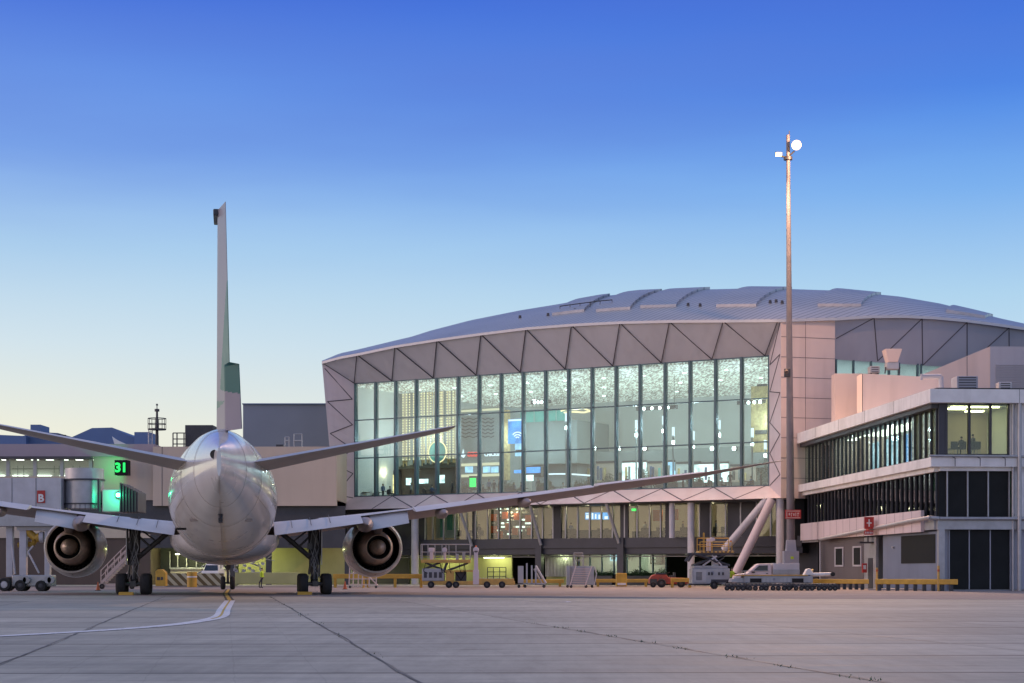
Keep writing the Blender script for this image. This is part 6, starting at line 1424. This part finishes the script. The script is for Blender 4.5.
t=thing('bollard','fat yellow cylinder bollard under the fuselage','bollard',P(192,586,D-2)); m=MB(); m.lathe([(0,.001),(0,.46),(1.38,.46),(1.42,.4),(1.42,.001)],(sx(192,D-2),D-2,0),(0,0,1),24); m.build('cylinder',['yellow'],t,smooth=40); m=MB(); m.lathe([(.0,.465),(.0,.47),(.12,.47),(.12,.465)],(sx(192,D-2),D-2,.9),(0,0,1),24); m.build('band',['white'],t)
t=thing('equipment_cabinet','yellow cabinet with arched top beside the left main gear','cabinet',P(160,587,D-5)); d=167; m=MB(); m.prism([(sx(p,d),d,sz(y,d)) for p,y in ((155.5,586),(155.5,571.5),(158,569.3),(162,569.3),(165.5,572.5),(165.5,586))],(0,1,0)); m.build('cabinet_body',['yellow'],t,bevel=.03); m=MB(); m.box(sx(157,d),sx(160,d),d-.03,d-.001,sz(580,d),sz(577,d)); m.box(sx(161,d),sx(163,d),d-.03,d-.001,sz(580,d),sz(577,d)); m.build('hazard_plate',['dark'],t)
# van with nose towards us under the fuselage
t=thing('service_van','pale van facing us in the undercroft behind the striped barrier','van',P(210,584,186)); D=186; k=lambda q: sx(q,D)
m=MB(); m.hexa([(k(201),D,.4),(k(219),D,.4),(k(219),D+4,.4),(k(201),D+4,.4),(k(201.5),D,1.5),(k(218.5),D,1.5),(k(218.5),D+4,1.6),(k(201.5),D+4,1.6)]); m.hexa([(k(202),D+.6,1.5),(k(218),D+.6,1.5),(k(218),D+4,1.6),(k(202),D+4,1.6),(k(203.5),D+1.3,2.2),(k(216.5),D+1.3,2.2),(k(216.5),D+4,2.2),(k(203.5),D+4,2.2)]); m.build('body',['white'],t,bevel=.08)
m=MB(); m.hexa([(k(203),D+.55,1.56),(k(217),D+.55,1.56),(k(217),D+.7,1.56),(k(203),D+.7,1.56),(k(204),D+1.15,2.1),(k(216),D+1.15,2.1),(k(216),D+1.3,2.1),(k(204),D+1.3,2.1)]); m.build('windscreen',['glassc'],t)
for q in (202.5,215): 
    m=MB(); m.box(k(q),k(q+2.5),D-.03,D+.05,1.0,1.2); m.build('headlight',['e_signw'],t); wheel((k(q+.8),D+.5,.33),.33,.1,t)
m=MB(); m.box(k(206),k(214),D-.02,D-.001,.75,1.1); m.build('radiator_grille',['dark'],t)
# pipework cluster and pallets in the undercroft
t=thing('baggage_carousel','tangle of conveyor frames in the undercroft under the jet','conveyor',P(230,584,190)); D=190; rnd=random.Random(9); m=MB()
for i in range(26):
    p=rnd.uniform(196,268); y=rnd.uniform(556,575); q=p+rnd.uniform(-9,9); m.tube(P(p,y,D+rnd.random()*3),P(q,y+rnd.uniform(-6,6),D+rnd.random()*3),rnd.uniform(.04,.09),None,6)
m.build('frame',['steelp'],t)
m=MB()
for i in range(12): p=rnd.uniform(196,266); y=rnd.uniform(562,574); m.box(sx(p,D),sx(p+3,D),D+3,D+3.4,sz(y+2.5,D),sz(y,D))
m.build('motor_box',['wallb'],t)
t=thing('luggage_cart','dark wheeled cart parked inside the lit garage','cart',P(497,586,176)); 
c,dD=TF.at(497,-2.5); cc=TF.pt(c,-2.5,0); m=MB(); m.box(cc.x-1.1,cc.x+1.1,cc.y-.8,cc.y+.8,.35,.5); m.build('deck',['dark'],t)
m=MB()
for dx in (-1.05,-.4,.3,1.0): m.tube((cc.x+dx,cc.y-.7,.5),(cc.x+dx,cc.y-.7,1.9),.05)
for z in (.9,1.4,1.9): m.tube((cc.x-1.05,cc.y-.7,z),(cc.x+1.0,cc.y-.7,z),.04)
m.build('cage',['dark'],t)
for dx in (-.8,.8): wheel((cc.x+dx,cc.y-.8,.2),.2,.07,t)
# chocks and cones by the aircraft
for i,(lx,ly,lb) in enumerate(((5.5,32.6,'yellow wheel chock in front of the right main gear wheels'),(-5.5,32.6,'yellow wheel chock by the left main gear wheels'))):
    a=.148; X=-13.1+lx*math.cos(a)-ly*math.sin(a); Y=82+lx*math.sin(a)+ly*math.cos(a)
    t=thing('wheel_chock',lb,'chock',(X,Y,0),'yellow wheel chocks'); m=MB(); m.prism([(X-1.0,Y,0),(X-1.0,Y+.3,0),(X-1.0,Y+.15,.2)],(.9,0,0)); m.build('wedge',['yellow'],t)
for i,(p,D,lb) in enumerate(((98,140,'orange traffic cone near the foot of the passenger steps'),(345,150,'orange traffic cone beneath the right engine'))):
    t=thing('traffic_cone',lb,'cone',P(p,590,D),'traffic cones'); x=sx(p,D); m=MB(); m.lathe([(0,.001),(0,.17),(.06,.15),(.62,.03),(.63,.001)],(x,D,.04),(0,0,1),16); m.build('cone_body',['orange'],t,smooth=50); m=MB(); m.box(x-.2,x+.2,D-.2,D+.2,0,.04); m.build('base',['rubber'],t)
# ================================================================== people
def skin_person(pose,clothes):
    """joints in metres, one continuous skinned body"""
    J=pose; bm_v=[];ed=[];rad=[]
    idx={}
    for k,(p,r) in J['v'].items(): idx[k]=len(bm_v); bm_v.append(p); rad.append(r)
    for a,b in J['e']: ed.append((idx[a],idx[b]))
    me=bpy.data.meshes.new('person'); me.from_pydata(bm_v,ed,[])
    o=bpy.data.objects.new('tmp',me); col.objects.link(o)
    sk=o.modifiers.new('s','SKIN')
    for i,r in enumerate(rad): me.skin_vertices[0].data[i].radius=(r,r*.85)
    me.skin_vertices[0].data[0].use_root=True
    sb=o.modifiers.new('ss','SUBSURF'); sb.levels=1; sb.render_levels=1
    dg=bpy.context.evaluated_depsgraph_get(); dg.update(); out=bpy.data.meshes.new_from_object(o.evaluated_get(dg)); bpy.data.objects.remove(o)
    for mm_ in (clothes[0],clothes[1],'skin'): out.materials.append(W[mm_])
    hz_=J['v']['head'][0][2]; hip=J['v']['pelvis'][0][2]
    for p in out.polygons:
        c=p.center; p.use_smooth=True
        hand=min((Vector(J['v'][h][0])-c).length for h in ('handl','handr'))
        p.material_index= 2 if (c.z>hz_-.13 or hand<.09) else (1 if c.z<hip+.02 or (J.get('sit') and c.z<hip+.08) else 0)
    out.name='person'; return out
def stand(a=.08):
    v=dict(pelvis=((0,0,.95),.15),chest=((0,0,1.30),.17),neck=((0,0,1.48),.065),head0=((0,.0,1.56),.085),head=((0,-.01,1.66),.105),top=((0,0,1.75),.07),
      shl=((-.19,0,1.42),.075),ell=((-.25,.03,1.13),.052),handl=((-.24,-.08,.86),.045),shr=((.19,0,1.42),.075),elr=((.26,.02,1.13),.052),handr=((.22,-.15,.90),.045),
      hl=((-.09,0,.88),.10),kl=((-.10,-.03,.50),.07),al=((-.10,.02,.09),.048),fl=((-.10,-.15,.04),.045),hr=((.09,0,.88),.10),kr=((.12,-.03+a,.50),.07),ar=((.13,a,.09),.048),fr=((.13,a-.16,.04),.045))
    e=[('pelvis','chest'),('chest','neck'),('neck','head0'),('head0','head'),('head','top'),('chest','shl'),('shl','ell'),('ell','handl'),('chest','shr'),('shr','elr'),('elr','handr'),('pelvis','hl'),('hl','kl'),('kl','al'),('al','fl'),('pelvis','hr'),('hr','kr'),('kr','ar'),('ar','fr')]
    return dict(v=v,e=e)
def sit():
    J=stand(); v=J['v']; 
    for k in list(v): 
        p,r=v[k]; v[k]=((p[0],p[1],p[2]-.42),r)
    v['kl']=((-.12,-.45,.52),.07); v['al']=((-.12,-.45,.09),.048); v['fl']=((-.12,-.6,.04),.045); v['kr']=((.12,-.45,.52),.07); v['ar']=((.12,-.42,.09),.048); v['fr']=((.12,-.58,.04),.045)
    v['hl']=((-.1,-.05,.52),.1); v['hr']=((.1,-.05,.52),.1); v['handl']=((-.16,-.38,.66),.045); v['handr']=((.16,-.38,.66),.045); J['sit']=1; return J
protos={}
def person(kind,cl,loc,rz,label,group=None):
    key=(kind,cl)
    if key not in protos: protos[key]=(skin_person(stand() if kind=='stand' else (stand(.35) if kind=='walk' else sit()),cl),)
    o=bpy.data.objects.new('person',protos[key][0]); col.objects.link(o); o.location=loc; o.rotation_euler=(0,0,rz); tag(o,label,'person',group)
    hz_=1.66 if kind!='sit' else 1.24
    if 'hair' not in protos:
        m=MB(); m.lathe([(-.10,.0001),(-.085,.05),(-.04,.088),(.0,.100),(.035,.085),(.06,.05),(.07,.0001)],(0,0,0),(0,.35,1),14); h=m.build('hair',['hair'],None,smooth=True); protos['hair']=h.data; bpy.data.objects.remove(h)
    h=bpy.data.objects.new('hair',protos['hair']); col.objects.link(h); h.parent=o; h.location=(0,.015,hz_+.05); return o
rnd=random.Random(17)
cls=[('shirt_a','trouser'),('shirt_b','trouser'),('shirt_c','trouser')]
words=['dark jacket','blue shirt','pale shirt']
crowd=[(362,'stand',0),(368,'sit',2),(376,'sit',0),(383,'stand',1),(390,'sit',2),(397,'stand',0),(411,'stand',2),(424,'sit',0),(432,'sit',1),(452,'stand',0),(457,'walk',0),(463,'stand',1),(470,'sit',0),(478,'stand',2),(483,'sit',0),(489,'stand',1),(494,'stand',0),(499,'walk',0),(508,'sit',0),(514,'sit',1),(521,'sit',0),(538,'stand',0),(551,'sit',0),(563,'sit',2),(576,'sit',0),(588,'stand',1),(603,'sit',0),(618,'sit',2),(627,'stand',0),(634,'sit',1),(641,'sit',0),(652,'walk',0),(668,'sit',0),(683,'stand',1),(700,'sit',0),(709,'sit',0),(722,'sit',2),(730,'stand',0),(742,'stand',0),(751,'sit',1),(761,'stand',0)]
def near(px):
    L=[(355,'the left end'),(400,'the chain screen'),(445,'the round sign'),(470,'the red shop lettering'),(490,'the white shop lettering'),(515,'the wireless screen'),(535,'the blue kiosk'),(560,'the curved counter'),(605,'the beige shop front'),(634,'the bright shop window'),(668,'the pale blue window'),(712,'the last bright window'),(760,'the yellow display wall')]
    return min(L,key=lambda q:abs(q[0]-px))[1]
seen={}
for px,k,c in crowd:
    b=-2.0-rnd.random()*3.5; a=TF.at(px,b)[0]
    base='%s person in %s inside the hall glass near %s'%({'stand':'standing','sit':'seated','walk':'walking'}[k],words[c],near(px)); seen.setdefault(base,0); seen[base]+=1
    lb=base if seen[base]==1 else base.replace('near ','further along from ')+(' again' if seen[base]>2 else '')
    rz=rnd.uniform(0,6.28)
    person(k,cls[c],TF.pt(a,b,9.99),rz,lb,'travellers inside the terminal hall')
    if k=='sit':
        if 'chair' not in protos:
            ch=thing('lounge_chair','x','chair',(0,0,0),'lounge chairs in the hall'); m=MB(); m.box(-.28,.28,-.3,.25,.36,.46); m.build('seat',['darkin'],ch,bevel=.03); m=MB(); m.box(-.28,.28,.2,.28,.46,.95); m.build('backrest',['darkin'],ch,bevel=.03)
            for x in (-.24,.24):
                for y in (-.25,.2): m=MB(); m.tube((x,y,0),(x,y,.36),.02,.02,6); m.build('leg',['steelp'],ch)
            protos['chair']=ch; o=ch
        else: o=copytree(protos['chair'])
        o.location=TF.pt(a,b,9.99); o.rotation_euler=(0,0,rz); o['label']='chair under the '+lb.replace('inside the hall glass ','').replace('further along from ','beyond ')
# cafe tables in the hall
tbl=None
for i,(px,b) in enumerate(((366,-3),(379,-4.2),(389,-2.6),(428,-3.4),(467,-2.6),(486,-3.6),(511,-3),(524,-4),(555,-3.2),(568,-2.6),(582,-3.8),(611,-3),(638,-3.5),(672,-2.8),(705,-3.4),(726,-3),(748,-2.8))):
    lb='round cafe table near %s%s'%(near(px),'' if i%2==0 else ', set further from the glass')
    if tbl is None:
        tbl=thing('cafe_table',lb,'table',(0,0,0),'cafe tables in the hall'); m=MB(); m.lathe([(0,.001),(0,.5),(.05,.5),(.05,.001)],(0,0,.72),(0,0,1),20); m.build('table_top',['brown'],tbl); m=MB(); m.tube((0,0,0),(0,0,.72),.05); m.lathe([(0,.001),(0,.28),(.03,.26),(.03,.001)],(0,0,0),(0,0,1),16); m.build('pedestal',['darkin'],tbl); o=tbl
    else: o=copytree(tbl); o['label']=lb
    o.location=TF.pt(TF.at(px,b)[0],b,9.99)
for i,(p,q,b) in enumerate(((459,468,-1.6),(500,513,-1.7),(536,549,-1.6),(574,590,-1.7),(600,616,-1.6),(655,676,-1.7),(690,702,-1.6))):
    lb='low dark planter bench against the hall glass near %s'%near((p+q)/2); t=hthing('planter_bench',lb,'planter',(p+q)/2,b,'planter benches along the hall glass'); aL=TF.at(p,b)[0]; aR=TF.at(q,b)[0]
    m=MB(); m.fbox(TF,aL,aR,b-.5,b,9.99,10.75); m.build('box',['darkin'],t,bevel=.03); m=MB(); r2=random.Random(i+50)
    for k in range(260):
        c=TF.pt(r2.uniform(aL,aR),b-.25+r2.gauss(0,.13),10.75+abs(r2.gauss(0,.28))); w_=Vector((r2.gauss(0,1),r2.gauss(0,1),r2.gauss(0,1))).normalized()*.10; v=w_.orthogonal().normalized()*.05; m.add([c-w_,c+v,c+w_,c-v],[(0,1,2,3)])
    m.build('foliage',['leafm'],t,recalc=False)
# plants in the hall
for i,(px,b,h) in enumerate(((459,-2.5,1.6),(548,-2.2,1.5),(592,-2.4,1.9),(609,-2.6,2.1),(645,-2.2,2.3),(690,-2.4,1.5),(765,-2.5,3.2))):
    a=TF.at(px,b)[0]; c=TF.pt(a,b,9.99); t=thing('potted_plant','%s potted plant by the hall glass near %s'%('tall leafy' if h>2 else 'low leafy',near(px)),'plant',c,'potted plants in the hall'); m=MB(); m.lathe([(0,.001),(0,.2),(.45,.27),(.45,.001)],c,(0,0,1),14); m.build('pot',['greyin'],t)
    m=MB(); r2=random.Random(i)
    for k in range(420):
        u=Vector((r2.gauss(0,1),r2.gauss(0,1),r2.gauss(0,1))).normalized(); p=c+Vector((0,0,.45+(h-.45)*.5))+Vector((u.x*.45*h/1.6,u.y*.4,u.z*(h-.45)*.5))*r2.random()**.4; w_=Vector((r2.gauss(0,1),r2.gauss(0,1),r2.gauss(0,1))).normalized()*.09; v=w_.orthogonal().normalized()*.04; m.add([p-w_,p+v,p+w_,p-v],[(0,1,2,3)])
    m.build('foliage',['leafm'],t,recalc=False)
# green lit kiosk near the shop
t=hthing('green_kiosk','glowing green drinks cabinet in front of the chevron shop','kiosk',472,-4.5); hbox(469,476,476,490,-4.5,.8,'darkin','cabinet',t); hbox(469.5,475.5,478,487,-4.4,.1,'e_green','green_light_panel',t)
# pier room: one person and chairs; green worker; loader worker
c=QF.pt(QF.at(961.5,-.7)[0],-.7,zl1+.3); person('sit',('shirt_a','trouser'),c,3.3,'person in dark clothes seated behind the lit corner window of the pier')
def simple_chair(c,lb,rz):
    o=copytree(protos['chair']); o.location=c; o.rotation_euler=(0,0,rz); o['label']=lb; o['group']='chairs in the pier corner room'
for px,lb in ((953,'dark chair left of the seated person in the pier window'),(961.5,'dark chair under the seated person in the pier window'),(972,'dark chair right of the seated person in the pier window'),(976,'dark chair at the centre mullion of the pier window')): simple_chair(QF.pt(QF.at(px,-.7)[0],-.7,zl1+.3),lb,3.3)
person('stand',('shirt_a','trouser'),QF.pt(QF.at(973,-1.4)[0],-1.4,zl1+.1),2.0,'dark standing figure behind the chairs in the pier window')
person('stand',('hivis','trouser'),(sx(732,155),155,0),.6,'worker in yellow-green high-visibility jacket behind the grey loader')
person('walk',('hivis','trouser'),(sx(262,160),160,0),1.2,'ground worker in yellow-green jacket walking beneath the fuselage')
for px in (376,441,600,648,686): 
    a=TF.at(px,-2.4)[0]
for i,(px,w_) in enumerate(((479,0),(571,1),(645,2),(683,0),(716,1))): person('stand',cls[w_],TF.pt(TF.at(px,-2.6)[0],-2.6,5.0),rnd.uniform(0,6),'person in %s standing at the first-floor office window, %s from the left'%(words[w_],['first','second','third','fourth','fifth'][i]),'office workers on the first floor')
bpy.context.view_layer.update()
